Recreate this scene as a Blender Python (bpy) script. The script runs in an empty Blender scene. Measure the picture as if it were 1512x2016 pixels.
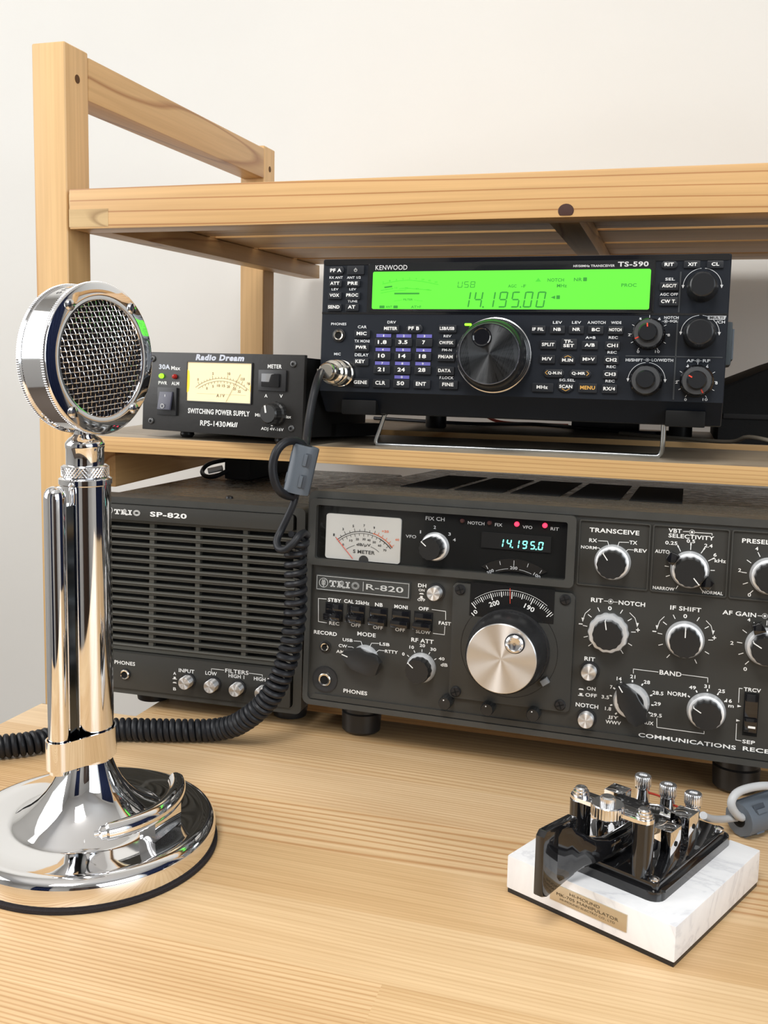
import bpy, bmesh, math, random
from mathutils import Vector, Matrix
from math import sin, cos, pi, radians as D, hypot, atan2
random.seed(7)
SC = bpy.context.scene
COL = SC.collection
MM = 0.001

# ------------------------------------------------------------------ camera
FPX, PITCH, ROLL, CX, CY, HC = 1958.249, -6.8359, 0.9015, 674.70, 920.99, 0.2574
cd = bpy.data.cameras.new('camera'); cam = bpy.data.objects.new('camera', cd); COL.objects.link(cam)
cd.sensor_fit = 'VERTICAL'; cd.sensor_height = 36; cd.sensor_width = 27
cd.lens = FPX / 2016 * 36
cd.shift_x = (756 - CX) / 2016; cd.shift_y = (CY - 1008) / 2016
cd.clip_start = 0.02; cd.clip_end = 30
_p, _r = D(PITCH), D(ROLL)
_fw = Vector((0, cos(_p), sin(_p))); _up = Vector((0, -sin(_p), cos(_p))); _rt = Vector((1, 0, 0))
_r2 = _rt * cos(_r) + _up * sin(_r); _u2 = -_rt * sin(_r) + _up * cos(_r)
_M = Matrix((_r2, _u2, -_fw)).transposed().to_4x4(); _M.translation = Vector((0, 0, HC))
cam.matrix_world = _M
SC.camera = cam

# ------------------------------------------------------------------ world, lamps, exposure
SC.view_settings.view_transform = 'Standard'
try: SC.view_settings.look = 'None'
except Exception: pass
SC.view_settings.gamma = 1.0
SC.view_settings.use_curve_mapping = False
SC.view_settings.exposure = EXPO = 0.20
w = bpy.data.worlds.new('world'); SC.world = w; w.use_nodes = True
w.node_tree.nodes['Background'].inputs[0].default_value = (0.75, 0.85, 1, 1)
w.node_tree.nodes['Background'].inputs[1].default_value = 1.0
# frame of the room and of the rack: x along the back wall, y into the room's back wall
SX, SY, SYAW = -0.2431, 0.7926, D(-17.615)
def s2w(x, y, z=0.0):
    return Vector((SX + x * cos(SYAW) - y * sin(SYAW), SY + x * sin(SYAW) + y * cos(SYAW), z))
def area(name, x, y, z, tx, ty, tz, sx, sy, power, col):
    l = bpy.data.lights.new(name, 'AREA'); l.shape = 'RECTANGLE'; l.size = sx; l.size_y = sy
    l.energy = power; l.color = col
    o = bpy.data.objects.new(name, l); COL.objects.link(o)
    a = s2w(x, y, z); b = s2w(tx, ty, tz)
    o.matrix_world = Matrix.Translation(a) @ (b - a).to_track_quat('-Z', 'Y').to_matrix().to_4x4()
    return o
# daylight through the left and right windows, one ceiling lamp
area('window_daylight', -1.12, -0.75, 0.80, 0.4, -0.55, 0.35, 1.15, 1.15, 17, (1.0, 0.985, 0.965))
area('window_daylight', 1.86, -1.35, 0.75, 0.5, -0.4, 0.2, 1.2, 1.1, 16, (0.90, 0.96, 1.0))
area('ceiling_lamp_light', 0.30, -1.35, 1.60, 0.3, -0.6, 0.0, 0.55, 0.55, 21, (1.0, 0.98, 0.95))

# ------------------------------------------------------------------ materials
MATS = {}
def srgb(r, g, b):
    f = lambda c: (c / 255 / 12.92) if c / 255 <= 0.04045 else ((c / 255 + 0.055) / 1.055) ** 2.4
    return (f(r), f(g), f(b), 1)
def mat(name, col, rough=0.5, metal=0.0, bump=0.0, bscale=200, spec=0.5, coat=0.0, emit=None, estr=0.0, vary=0.0, trans=0.0, ior=1.45):
    if name in MATS: return MATS[name]
    m = bpy.data.materials.new(name); m.use_nodes = True; nt = m.node_tree
    b = nt.nodes['Principled BSDF']
    if len(col) == 3: col = (*col, 1)
    b.inputs['Base Color'].default_value = col
    b.inputs['Roughness'].default_value = rough; b.inputs['Metallic'].default_value = metal
    b.inputs['Specular IOR Level'].default_value = spec; b.inputs['Coat Weight'].default_value = coat
    b.inputs['Transmission Weight'].default_value = trans; b.inputs['IOR'].default_value = ior
    if emit:
        b.inputs['Emission Color'].default_value = (*emit[:3], 1); b.inputs['Emission Strength'].default_value = estr
    tc = nt.nodes.new('ShaderNodeTexCoord')
    if bump or vary:
        n = nt.nodes.new('ShaderNodeTexNoise'); n.inputs['Scale'].default_value = bscale; n.inputs['Detail'].default_value = 4
        nt.links.new(tc.outputs['Object'], n.inputs['Vector'])
        if bump:
            bp = nt.nodes.new('ShaderNodeBump'); bp.inputs['Strength'].default_value = bump; bp.inputs['Distance'].default_value = 0.0006
            nt.links.new(n.outputs['Fac'], bp.inputs['Height']); nt.links.new(bp.outputs['Normal'], b.inputs['Normal'])
        if vary:
            n2 = nt.nodes.new('ShaderNodeTexNoise'); n2.inputs['Scale'].default_value = bscale * 0.25; n2.inputs['Detail'].default_value = 5
            nt.links.new(tc.outputs['Object'], n2.inputs['Vector'])
            r = nt.nodes.new('ShaderNodeMapRange'); r.inputs['From Min'].default_value = 0.3; r.inputs['From Max'].default_value = 0.7
            r.inputs['To Min'].default_value = max(0.0, rough - vary); r.inputs['To Max'].default_value = min(1, rough + vary)
            nt.links.new(n2.outputs['Fac'], r.inputs['Value']); nt.links.new(r.outputs['Result'], b.inputs['Roughness'])
    MATS[name] = m
    return m
class NT:
    def __init__(s, m): s.nt = m.node_tree
    def n(s, t, **k):
        o = s.nt.nodes.new(t)
        for a, b in k.items():
            if a.startswith('_'): setattr(o, a[1:], b)
            else: o.inputs[a.replace('__', ' ')].default_value = b
        return o
    def l(s, a, b): s.nt.links.new(a, b)
    def math(s, op, a, b=None):
        o = s.nt.nodes.new('ShaderNodeMath'); o.operation = op
        for i, v in enumerate((a, b)):
            if v is None: continue
            if isinstance(v, (int, float)): o.inputs[i].default_value = v
            else: s.l(v, o.inputs[i])
        return o.outputs[0]
def ramp(N, fac, stops):
    r = N.n('ShaderNodeValToRGB'); e = r.color_ramp.elements
    e[0].position = stops[0][0]; e[0].color = stops[0][1]; e[1].position = stops[-1][0]; e[1].color = stops[-1][1]
    for p_, c_ in stops[1:-1]:
        k = e.new(p_); k.color = c_
    N.l(fac, r.inputs[0]); return r.outputs['Color']
def wood(name, axis, light, dark, seed=0.0, rough=0.42, ringscale=26.0, contrast=1.0, lin=0.0, linax=2):
    """pine whose grain runs along one axis of the part"""
    m = bpy.data.materials.new(name); m.use_nodes = True; N = NT(m); b = m.node_tree.nodes['Principled BSDF']
    tc = N.n('ShaderNodeTexCoord'); mp = N.n('ShaderNodeMapping')
    sc = [1.0, 1.0, 1.0]; sc[axis] = 0.10
    mp.inputs['Scale'].default_value = sc; mp.inputs['Location'].default_value = (seed * 1.7, seed * 0.61, seed * 2.3)
    N.l(tc.outputs['Object'], mp.inputs['Vector'])
    big = N.n('ShaderNodeTexNoise', Scale=9.0, Detail=2.0, Roughness=0.5); N.l(mp.outputs[0], big.inputs['Vector'])
    rg = N.math('MULTIPLY', big.outputs['Fac'], ringscale)
    if lin:
        sx_ = N.n('ShaderNodeSeparateXYZ'); N.l(tc.outputs['Object'], sx_.inputs[0]); rg = N.math('ADD', rg, N.math('MULTIPLY', sx_.outputs[linax], lin))
    rings = N.math('FRACT', rg)
    rc = ramp(N, rings, [(0.0, dark), (0.07, tuple(light[i] * 0.93 for i in range(3)) + (1,)), (0.5, light), (0.90, tuple(light[i] * 0.95 for i in range(3)) + (1,)), (1.0, dark)])
    sc2 = [260.0, 260.0, 260.0]; sc2[axis] = 6.0
    mp2 = N.n('ShaderNodeMapping'); mp2.inputs['Scale'].default_value = sc2; N.l(tc.outputs['Object'], mp2.inputs['Vector'])
    fine = N.n('ShaderNodeTexNoise', Scale=1.0, Detail=3.0); N.l(mp2.outputs[0], fine.inputs['Vector'])
    mid = N.n('ShaderNodeTexNoise', Scale=14.0, Detail=2.0); N.l(mp.outputs[0], mid.inputs['Vector'])
    mx = N.n('ShaderNodeMixRGB', _blend_type='MULTIPLY'); mx.inputs[0].default_value = 0.55 * contrast
    N.l(rc, mx.inputs[1])
    N.l(ramp(N, fine.outputs['Fac'], [(0.3, (0.80, 0.74, 0.66, 1)), (0.62, (1.05, 1.04, 1.02, 1))]), mx.inputs[2])
    mx2 = N.n('ShaderNodeMixRGB', _blend_type='MULTIPLY'); mx2.inputs[0].default_value = 0.7
    N.l(mx.outputs[0], mx2.inputs[1]); N.l(ramp(N, mid.outputs['Fac'], [(0.3, (0.86, 0.80, 0.72, 1)), (0.65, (1.06, 1.05, 1.04, 1))]), mx2.inputs[2])
    N.l(mx2.outputs[0], b.inputs['Base Color'])
    b.inputs['Roughness'].default_value = rough
    bp = N.n('ShaderNodeBump', Strength=0.12, Distance=0.0004); N.l(fine.outputs['Fac'], bp.inputs['Height']); N.l(bp.outputs['Normal'], b.inputs['Normal'])
    MATS[name] = m
    return m
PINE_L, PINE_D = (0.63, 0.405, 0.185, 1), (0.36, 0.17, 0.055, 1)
WX = wood('pine_lengthwise', 0, PINE_L, PINE_D, 0.3, ringscale=11)
WXB = wood('pine_front_board', 0, (0.66, 0.42, 0.19, 1), (0.38, 0.165, 0.05, 1), 1.9, ringscale=9, lin=95.0)
WXC = wood('pine_straight_grain', 0, (0.66, 0.42, 0.185, 1), (0.42, 0.20, 0.07, 1), 4.4, ringscale=5, lin=360.0)
WY = wood('pine_depthwise', 1, PINE_L, PINE_D, 0.8, ringscale=12)
WZ = wood('pine_upright', 2, (0.70, 0.46, 0.215, 1), (0.50, 0.27, 0.10, 1), 2.1, ringscale=5)
WSH = wood('pine_shaded_top', 0, (0.40, 0.34, 0.26, 1), (0.30, 0.23, 0.16, 1), 3.0, ringscale=12)  # shade and grazing reflection greyed into the shelf top colour

def desk_material():
    m = bpy.data.materials.new('laminated_pine'); m.use_nodes = True; N = NT(m); b = m.node_tree.nodes['Principled BSDF']
    tc = N.n('ShaderNodeTexCoord'); sp = N.n('ShaderNodeSeparateXYZ'); N.l(tc.outputs['Object'], sp.inputs[0])
    x, y = sp.outputs[0], sp.outputs[1]
    row = N.math('FLOOR', N.math('DIVIDE', N.math('ADD', y, 5.018), 0.0475))
    w1 = N.n('ShaderNodeTexWhiteNoise', _noise_dimensions='1D'); N.l(row, w1.inputs['W'])
    xs = N.math('ADD', N.math('DIVIDE', N.math('ADD', x, 3.0), 0.43), N.math('MULTIPLY', w1.outputs['Value'], 7.3))
    colm = N.math('FLOOR', xs)
    sid = N.math('ADD', N.math('MULTIPLY', row, 13.37), N.math('MULTIPLY', colm, 3.113))
    w2 = N.n('ShaderNodeTexWhiteNoise', _noise_dimensions='1D'); N.l(sid, w2.inputs['W'])
    rnd = w2.outputs['Value']
    w1b = N.n('ShaderNodeTexWhiteNoise', _noise_dimensions='1D'); N.l(N.math('ADD', sid, 3.3), w1b.inputs['W'])
    # distorted grain lines across y, seeded per stave
    cb = N.n('ShaderNodeCombineXYZ'); N.l(N.math('ADD', N.math('MULTIPLY', x, 1.6), N.math('MULTIPLY', rnd, 41.0)), cb.inputs[0])
    N.l(N.math('MULTIPLY', y, 16.0), cb.inputs[1]); N.l(N.math('MULTIPLY', rnd, 17.0), cb.inputs[2])
    big = N.n('ShaderNodeTexNoise', Scale=1.0, Detail=1.5); N.l(cb.outputs[0], big.inputs['Vector'])
    dens = N.math('ADD', N.math('MULTIPLY', w1b.outputs['Value'], 420.0), 90.0)
    rings = N.math('FRACT', N.math('ADD', N.math('MULTIPLY', y, dens), N.math('MULTIPLY', big.outputs['Fac'], 9.0)))
    line = ramp(N, rings, [(0.0, (0.68, 0.49, 0.33, 1)), (0.25, (0.97, 0.95, 0.92, 1)), (0.7, (1, 1, 1, 1)), (1.0, (0.68, 0.49, 0.33, 1))])
    cb2 = N.n('ShaderNodeCombineXYZ'); N.l(N.math('ADD', N.math('MULTIPLY', x, 7.0), N.math('MULTIPLY', rnd, 91.0)), cb2.inputs[0]); N.l(N.math('MULTIPLY', y, 420.0), cb2.inputs[1])
    fine = N.n('ShaderNodeTexNoise', Scale=1.0, Detail=3.0); N.l(cb2.outputs[0], fine.inputs['Vector'])
    cb3 = N.n('ShaderNodeCombineXYZ'); N.l(N.math('ADD', N.math('MULTIPLY', x, 5.0), N.math('MULTIPLY', rnd, 51.0)), cb3.inputs[0]); N.l(N.math('MULTIPLY', y, 45.0), cb3.inputs[1])
    bl = N.n('ShaderNodeTexNoise', Scale=1.0, Detail=2.0); N.l(cb3.outputs[0], bl.inputs['Vector'])
    base = ramp(N, rnd, [(0.0, (0.63, 0.425, 0.22, 1)), (0.35, (0.73, 0.535, 0.315, 1)), (0.7, (0.67, 0.465, 0.25, 1)), (1.0, (0.78, 0.60, 0.39, 1))])
    w3 = N.n('ShaderNodeTexWhiteNoise', _noise_dimensions='1D'); N.l(N.math('ADD', sid, 7.7), w3.inputs['W'])
    m1 = N.n('ShaderNodeMixRGB', _blend_type='MULTIPLY'); N.l(N.math('MULTIPLY', N.math('POWER', w3.outputs['Value'], 1.5), 0.95), m1.inputs[0]); N.l(base, m1.inputs[1]); N.l(line, m1.inputs[2])
    m2 = N.n('ShaderNodeMixRGB', _blend_type='MULTIPLY'); m2.inputs[0].default_value = 0.55; N.l(m1.outputs[0], m2.inputs[1])
    N.l(ramp(N, fine.outputs['Fac'], [(0.32, (0.84, 0.77, 0.68, 1)), (0.6, (1.04, 1.03, 1.02, 1))]), m2.inputs[2])
    m3 = N.n('ShaderNodeMixRGB', _blend_type='MULTIPLY'); m3.inputs[0].default_value = 0.6; N.l(m2.outputs[0], m3.inputs[1])
    N.l(ramp(N, bl.outputs['Fac'], [(0.3, (0.90, 0.84, 0.76, 1)), (0.62, (1.05, 1.05, 1.04, 1))]), m3.inputs[2])
    N.l(m3.outputs[0], b.inputs['Base Color']); b.inputs['Roughness'].default_value = 0.38
    bp = N.n('ShaderNodeBump', Strength=0.08, Distance=0.0003); N.l(fine.outputs['Fac'], bp.inputs['Height']); N.l(bp.outputs['Normal'], b.inputs['Normal'])
    return m
M_DESK = desk_material()

def marble_material():
    m = bpy.data.materials.new('white_marble'); m.use_nodes = True; N = NT(m); b = m.node_tree.nodes['Principled BSDF']
    tc = N.n('ShaderNodeTexCoord')
    n1 = N.n('ShaderNodeTexNoise', Scale=13.0, Detail=6.0, Roughness=0.6, Distortion=1.0); N.l(tc.outputs['Object'], n1.inputs['Vector'])
    v = N.math('ABSOLUTE', N.math('SUBTRACT', n1.outputs['Fac'], 0.5))
    c = ramp(N, v, [(0.0, (0.70, 0.71, 0.74, 1)), (0.02, (0.82, 0.83, 0.85, 1)), (0.10, (0.88, 0.885, 0.90, 1)), (0.3, (0.92, 0.92, 0.925, 1))])
    N.l(c, b.inputs['Base Color']); b.inputs['Roughness'].default_value = 0.16; b.inputs['Subsurface Weight'].default_value = 0.0
    return m
M_MARBLE = marble_material()

def brushed(name, col, rough=0.25, spokes=26.0):
    """spun metal face: radial streaks about the part's own y axis centre"""
    m = bpy.data.materials.new(name); m.use_nodes = True; N = NT(m); b = m.node_tree.nodes['Principled BSDF']
    b.inputs['Metallic'].default_value = 1.0; b.inputs['Base Color'].default_value = col; b.inputs['Roughness'].default_value = rough
    b.inputs['Anisotropic'].default_value = 0.9
    tg = N.n('ShaderNodeTangent', _direction_type='RADIAL', _axis='Y'); N.l(tg.outputs[0], b.inputs['Tangent'])
    b.inputs['Anisotropic Rotation'].default_value = 0.25
    MATS[name] = m
    return m
M_SPUN = brushed('spun_aluminium', (0.90, 0.90, 0.90, 1), 0.36)
M_SPUN_SMALL = brushed('spun_button_metal', (0.90, 0.90, 0.90, 1), 0.40)
M_CHROME = mat('chrome', (0.86, 0.86, 0.87), 0.045, 1.0, vary=0.03, bscale=90)
M_CHROME_DULL = mat('satin_chrome', (0.76, 0.76, 0.77), 0.20, 1.0)
M_NICKEL = mat('nickel', (0.78, 0.74, 0.66), 0.17, 1.0)
M_SKIRT = mat('brushed_silver_skirt', (0.82, 0.84, 0.86), 0.38, 0.55)
M_STEEL = mat('zinc_wire', (0.62, 0.65, 0.66), 0.3, 1.0)
M_PANEL = mat('dark_olive_grey_paint', (0.036, 0.0355, 0.032), 0.42, bump=0.05, bscale=700)
M_CASE = mat('dark_grey_case_paint', (0.048, 0.048, 0.044), 0.40, bump=0.10, bscale=350, vary=0.08)
M_TOPCASE = mat('dusty_case_top', (0.080, 0.072, 0.058), 0.28, bump=0.12, bscale=500, vary=0.08)
M_TS = mat('blue_black_plastic', (0.011, 0.014, 0.020), 0.42, spec=0.35, bump=0.05, bscale=900)
M_TSBODY = mat('black_case', (0.006, 0.006, 0.006), 0.5, spec=0.25, bump=0.05, bscale=600)
M_KEY = mat('button_rubber', (0.014, 0.016, 0.020), 0.38)
M_BLACK = mat('black_plastic', (0.016, 0.016, 0.017), 0.34)
M_BLACKMATT = mat('matt_black', (0.010, 0.010, 0.010), 0.8)
M_VOID = mat('dark_opening', (0.002, 0.002, 0.002), 0.9)
M_GLOSS = mat('glossy_black', (0.008, 0.008, 0.009), 0.07, coat=0.6)
M_KNOB = mat('knob_black', (0.018, 0.018, 0.018), 0.30)
M_WHITE = mat('white_print', (0.80, 0.80, 0.78), 0.5)
M_GREYPRINT = mat('grey_print', (0.42, 0.43, 0.44), 0.5)
M_BLUEPRINT = mat('violet_bar_print', (0.13, 0.12, 0.42), 0.5)
M_ORANGE = mat('orange_print', (0.70, 0.38, 0.08), 0.5)
M_RED = mat('red_print', (0.75, 0.07, 0.04), 0.4)
M_BLACKPRINT = mat('black_print', (0.03, 0.03, 0.03), 0.5)
M_ALU = mat('anodised_black_front', (0.020, 0.019, 0.018), 0.36, metal=0.2, bump=0.12, bscale=260)
M_CORD = mat('black_rubber_cord', (0.011, 0.012, 0.015), 0.45, spec=0.35, bump=0.05, bscale=500)
M_FERRITE = mat('slate_grey_plastic', (0.105, 0.125, 0.150), 0.42)
M_GREYCABLE = mat('light_grey_cable', (0.46, 0.47, 0.48), 0.4)
M_FELT = mat('black_felt', (0.018, 0.014, 0.015), 0.95, bump=0.8, bscale=1400)
M_GLASS = mat('meter_window_glass', (1, 1, 1), 0.02, trans=1.0, ior=1.35, spec=0.5)
M_LEDOFF = mat('led_dark', (0.05, 0.02, 0.02), 0.2)
def glow(name, c, k): return mat(name, (0.01, 0.01, 0.01), 0.5, emit=c, estr=k)
M_LCD = glow('green_backlight', (0.14, 1.0, 0.04), 0.92)
M_LCDSEG = mat('lcd_segment', (0.01, 0.10, 0.02), 0.4, emit=(0.05, 0.40, 0.03), estr=0.55)
M_LCDDIM = mat('lcd_segment_dim', (0.02, 0.2, 0.02), 0.4, emit=(0.09, 0.75, 0.03), estr=0.62)
M_CYAN = glow('cyan_fluorescent_digit', (0.25, 1.0, 0.85), 1.5)
M_REDLED = glow('red_led', (1.0, 0.03, 0.08), 2.2)
M_REDDULL = mat('red_lens', (0.35, 0.02, 0.015), 0.25)
M_GREENLED = glow('green_led', (0.25, 1.0, 0.02), 2.2)
M_WARM = mat('warm_lit_dial', (0.70, 0.58, 0.36), 0.5, emit=(1.0, 0.80, 0.44), estr=0.36)
M_AMBER = glow('amber_bulb', (1.0, 0.50, 0.02), 1.5)
M_DIAL = mat('white_meter_card', (0.46, 0.455, 0.43), 0.5)

# ------------------------------------------------------------------ mesh helpers
def finish(name, bm, m, parent=None, smooth=True, ang=32):
    me = bpy.data.meshes.new(name); bm.normal_update()
    if smooth:
        for f in bm.faces: f.smooth = True
        for e in bm.edges:
            if len(e.link_faces) == 2:
                try:
                    if e.calc_face_angle() > D(ang): e.smooth = False
                except Exception: pass
    bm.to_mesh(me); bm.free()
    ms = m if isinstance(m, (list, tuple)) else [m]
    for x in ms: me.materials.append(x)
    o = bpy.data.objects.new(name, me); COL.objects.link(o)
    if parent is not None: o.parent = parent
    return o
def thing(name, label, cat, loc=(0, 0, 0), rot=(0, 0, 0), group=None):
    o = bpy.data.objects.new(name, None); COL.objects.link(o); o.empty_display_size = 0.02
    o.location = loc; o.rotation_euler = rot; o['label'] = label; o['category'] = cat
    if group: o['group'] = group
    return o
def tag(o, label, cat, group=None):
    o['label'] = label; o['category'] = cat
    if group: o['group'] = group
    return o
def B(): return bmesh.new()
def box(bm, x0, x1, y0, y1, z0, z1, bev=0.0, seg=2, mi=0):
    r = bmesh.ops.create_cube(bm, size=1.0); vs = r['verts']
    for v in vs:
        v.co = Vector(((x0 + x1) / 2 + v.co.x * (x1 - x0), (y0 + y1) / 2 + v.co.y * (y1 - y0), (z0 + z1) / 2 + v.co.z * (z1 - z0)))
    fs = list({f for v in vs for f in v.link_faces})
    for f in fs: f.material_index = mi
    if bev > 0:
        es = list({e for v in vs for e in v.link_edges})
        bmesh.ops.bevel(bm, geom=es, offset=bev, segments=seg, profile=0.7, affect='EDGES', clamp_overlap=True)
    return vs
def lathe(bm, prof, c=(0, 0, 0), axis='z', n=48, cap=True, mi=0, scallop=0, sc_amp=0.0, sc_from=0):
    """prof: list of (r, h); axis 'z' up, 'y' = out of a front panel (towards -y)"""
    rings = []
    for k, (r, h) in enumerate(prof):
        ring = []
        for i in range(n):
            a = 2 * pi * i / n
            rr = r
            if scallop and k >= sc_from and r > 0: rr = r * (1 + sc_amp * cos(scallop * a))
            if axis == 'z': p = Vector((rr * cos(a), rr * sin(a), h))
            else: p = Vector((rr * cos(a), -h, rr * sin(a)))
            ring.append(bm.verts.new(p + Vector(c)))
        rings.append(ring)
    for a, b in zip(rings, rings[1:]):
        for i in range(n):
            j = (i + 1) % n
            q = (a[i], a[j], b[j], b[i])
            f = bm.faces.new(q); f.material_index = mi
    if cap:
        for ring, s in ((rings[0], -1), (rings[-1], 1)):
            f = bm.faces.new(ring if s > 0 else ring[::-1]); f.material_index = mi
    bmesh.ops.recalc_face_normals(bm, faces=bm.faces[:])
    return rings
def catmull(pts, n=10):
    P = [Vector(p) for p in pts]; P = [P[0] * 2 - P[1]] + P + [P[-1] * 2 - P[-2]]; out = []
    for i in range(1, len(P) - 2):
        for k in range(n):
            t = k / n; a, b, c, d = P[i - 1:i + 3]
            out.append(0.5 * ((2 * b) + (c - a) * t + (2 * a - 5 * b + 4 * c - d) * t * t + (3 * b - a - 3 * c + d) * t ** 3))
    out.append(P[-2]); return out
def frames(path):
    T = []
    for i in range(len(path)):
        a = path[max(i - 1, 0)]; b = path[min(i + 1, len(path) - 1)]; T.append((b - a).normalized())
    u = T[0].orthogonal().normalized(); F = []
    for t in T:
        u = (u - t * u.dot(t)).normalized(); F.append((t, u, t.cross(u)))
    return F
def tube(bm, path, r, n=10, cap=True, mi=0):
    path = [Vector(p) for p in path]; F = frames(path); rings = []
    for i, (p, (t, u, v)) in enumerate(zip(path, F)):
        rr = r[i] if isinstance(r, (list, tuple)) else r
        rings.append([bm.verts.new(p + (u * cos(2 * pi * k / n) + v * sin(2 * pi * k / n)) * rr) for k in range(n)])
    for a, b in zip(rings, rings[1:]):
        for i in range(n):
            j = (i + 1) % n; f = bm.faces.new((a[i], a[j], b[j], b[i])); f.material_index = mi
    if cap:
        f = bm.faces.new(rings[0][::-1]); f.material_index = mi; f = bm.faces.new(rings[-1]); f.material_index = mi
def prism(bm, pts, y0, y1, mi=0, bev=0.0):
    """pts: (x, z) outline; extruded from y0 (front) to y1 (back)"""
    a = sum(pts[i][0] * pts[(i + 1) % len(pts)][1] - pts[(i + 1) % len(pts)][0] * pts[i][1] for i in range(len(pts)))
    if a < 0: pts = pts[::-1]
    f0 = [bm.verts.new((x, y0, z)) for x, z in pts]; f1 = [bm.verts.new((x, y1, z)) for x, z in pts]; n = len(pts)
    fr = bm.faces.new(f0); fr.material_index = mi
    fb = bm.faces.new(f1[::-1]); fb.material_index = mi; sd = []
    for i in range(n):
        j = (i + 1) % n; f = bm.faces.new((f0[i], f1[i], f1[j], f0[j])); f.material_index = mi
    if bev > 0: bmesh.ops.bevel(bm, geom=list(fr.edges), offset=bev, segments=2, profile=0.7, affect='EDGES', clamp_overlap=True)
def prism_z(bm, pts, z0, z1, mi=0, bev=0.0):
    a = sum(pts[i][0] * pts[(i + 1) % len(pts)][1] - pts[(i + 1) % len(pts)][0] * pts[i][1] for i in range(len(pts)))
    if a < 0: pts = pts[::-1]
    f0 = [bm.verts.new((x, y, z0)) for x, y in pts]; f1 = [bm.verts.new((x, y, z1)) for x, y in pts]; n = len(pts)
    ft = bm.faces.new(f1); ft.material_index = mi; f = bm.faces.new(f0[::-1]); f.material_index = mi
    for i in range(n):
        j = (i + 1) % n; f = bm.faces.new((f0[i], f0[j], f1[j], f1[i])); f.material_index = mi
    if bev > 0: bmesh.ops.bevel(bm, geom=list(ft.edges), offset=bev, segments=2, profile=0.7, affect='EDGES', clamp_overlap=True)
def rrect(x0, x1, z0, z1, r, n=5):
    out = []
    for cx, cz, a0 in ((x1 - r, z1 - r, 0), (x0 + r, z1 - r, 90), (x0 + r, z0 + r, 180), (x1 - r, z0 + r, 270)):
        for k in range(n + 1):
            a = D(a0 + 90 * k / n); out.append((cx + r * cos(a), cz + r * sin(a)))
    return out
def frame_ring(bm, outer, inner, y0, y1, mi=0):
    """a plate with a hole: outer and inner outlines have the same number of points"""
    n = len(outer)
    vo = [bm.verts.new((x, y0, z)) for x, z in outer]; vi = [bm.verts.new((x, y0, z)) for x, z in inner]
    wo = [bm.verts.new((x, y1, z)) for x, z in outer]; wi = [bm.verts.new((x, y1, z)) for x, z in inner]
    for i in range(n):
        j = (i + 1) % n
        for q in ((vo[i], vo[j], vi[j], vi[i]), (wo[j], wo[i], wi[i], wi[j]), (vo[j], vo[i], wo[i], wo[j]), (vi[i], vi[j], wi[j], wi[i])):
            f = bm.faces.new(q); f.material_index = mi
    bmesh.ops.recalc_face_normals(bm, faces=bm.faces[:])
def stroke(bm, pts, w, y=-0.0001, th=0.00012, mi=0):
    """printed line on a panel: pts (x, z) in metres"""
    for (x0, z0), (x1, z1) in zip(pts, pts[1:]):
        d = hypot(x1 - x0, z1 - z0)
        if d < 1e-7: continue
        ux, uz = (x1 - x0) / d, (z1 - z0) / d; e = w * 0.45
        ax, az, bx_, bz = x0 - ux * e, z0 - uz * e, x1 + ux * e, z1 + uz * e; nx, nz = -uz * w / 2, ux * w / 2
        prism(bm, [(ax + nx, az + nz), (bx_ + nx, bz + nz), (bx_ - nx, bz - nz), (ax - nx, az - nz)], y, y + th, mi)
_tc = {}
def glyphs(s, bold):
    k = (s, bold)
    if k in _tc: return _tc[k]
    cu = bpy.data.curves.new('t', 'FONT'); cu.body = s; cu.size = 1.0; cu.offset = bold; cu.resolution_u = 3
    cu.space_character = 1.0 + bold * 2.5
    o = bpy.data.objects.new('t', cu); COL.objects.link(o)
    dg = bpy.context.evaluated_depsgraph_get(); me = bpy.data.meshes.new_from_object(o.evaluated_get(dg))
    vs = [v.co.copy() for v in me.vertices]; fs = [tuple(p_.vertices) for p_ in me.polygons]
    bpy.data.objects.remove(o); bpy.data.curves.remove(cu); bpy.data.meshes.remove(me)
    xs = [v.x for v in vs]; ys = [v.y for v in vs]
    _tc[k] = (vs, fs, min(xs), max(xs), min(ys), max(ys)); return _tc[k]
def text(bm, s, u, v, w, h, y=-0.00012, bold=0.02, shear=0.0, mi=0, unit=MM, rot=0.0, fn=None):
    """lettering centred on (u, v), w by h, facing -y"""
    vs, fs, x0, x1, y0, y1 = glyphs(s, bold)
    sx, sy = w / (x1 - x0), h / (y1 - y0); out = []
    for p_ in vs:
        a = (p_.x - (x0 + x1) / 2) * sx; b_ = (p_.y - (y0 + y1) / 2) * sy; a += b_ * shear
        if rot: a, b_ = a * cos(rot) - b_ * sin(rot), a * sin(rot) + b_ * cos(rot)
        q = Vector(((u + a) * unit, y, (v + b_) * unit))
        out.append(bm.verts.new(fn(q) if fn else q))
    for f in fs:
        try: bm.faces.new([out[i] for i in f]).material_index = mi
        except ValueError: pass
SEG = {'0': 'abcdef', '1': 'bc', '2': 'abdeg', '3': 'abcdg', '4': 'bcfg', '5': 'acdfg', '6': 'acdefg', '7': 'abc', '8': 'abcdefg', '9': 'abcdfg', 'U': 'bcdef', 'S': 'acdfg', 'B': 'abcdefg', 'L': 'def'}
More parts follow.
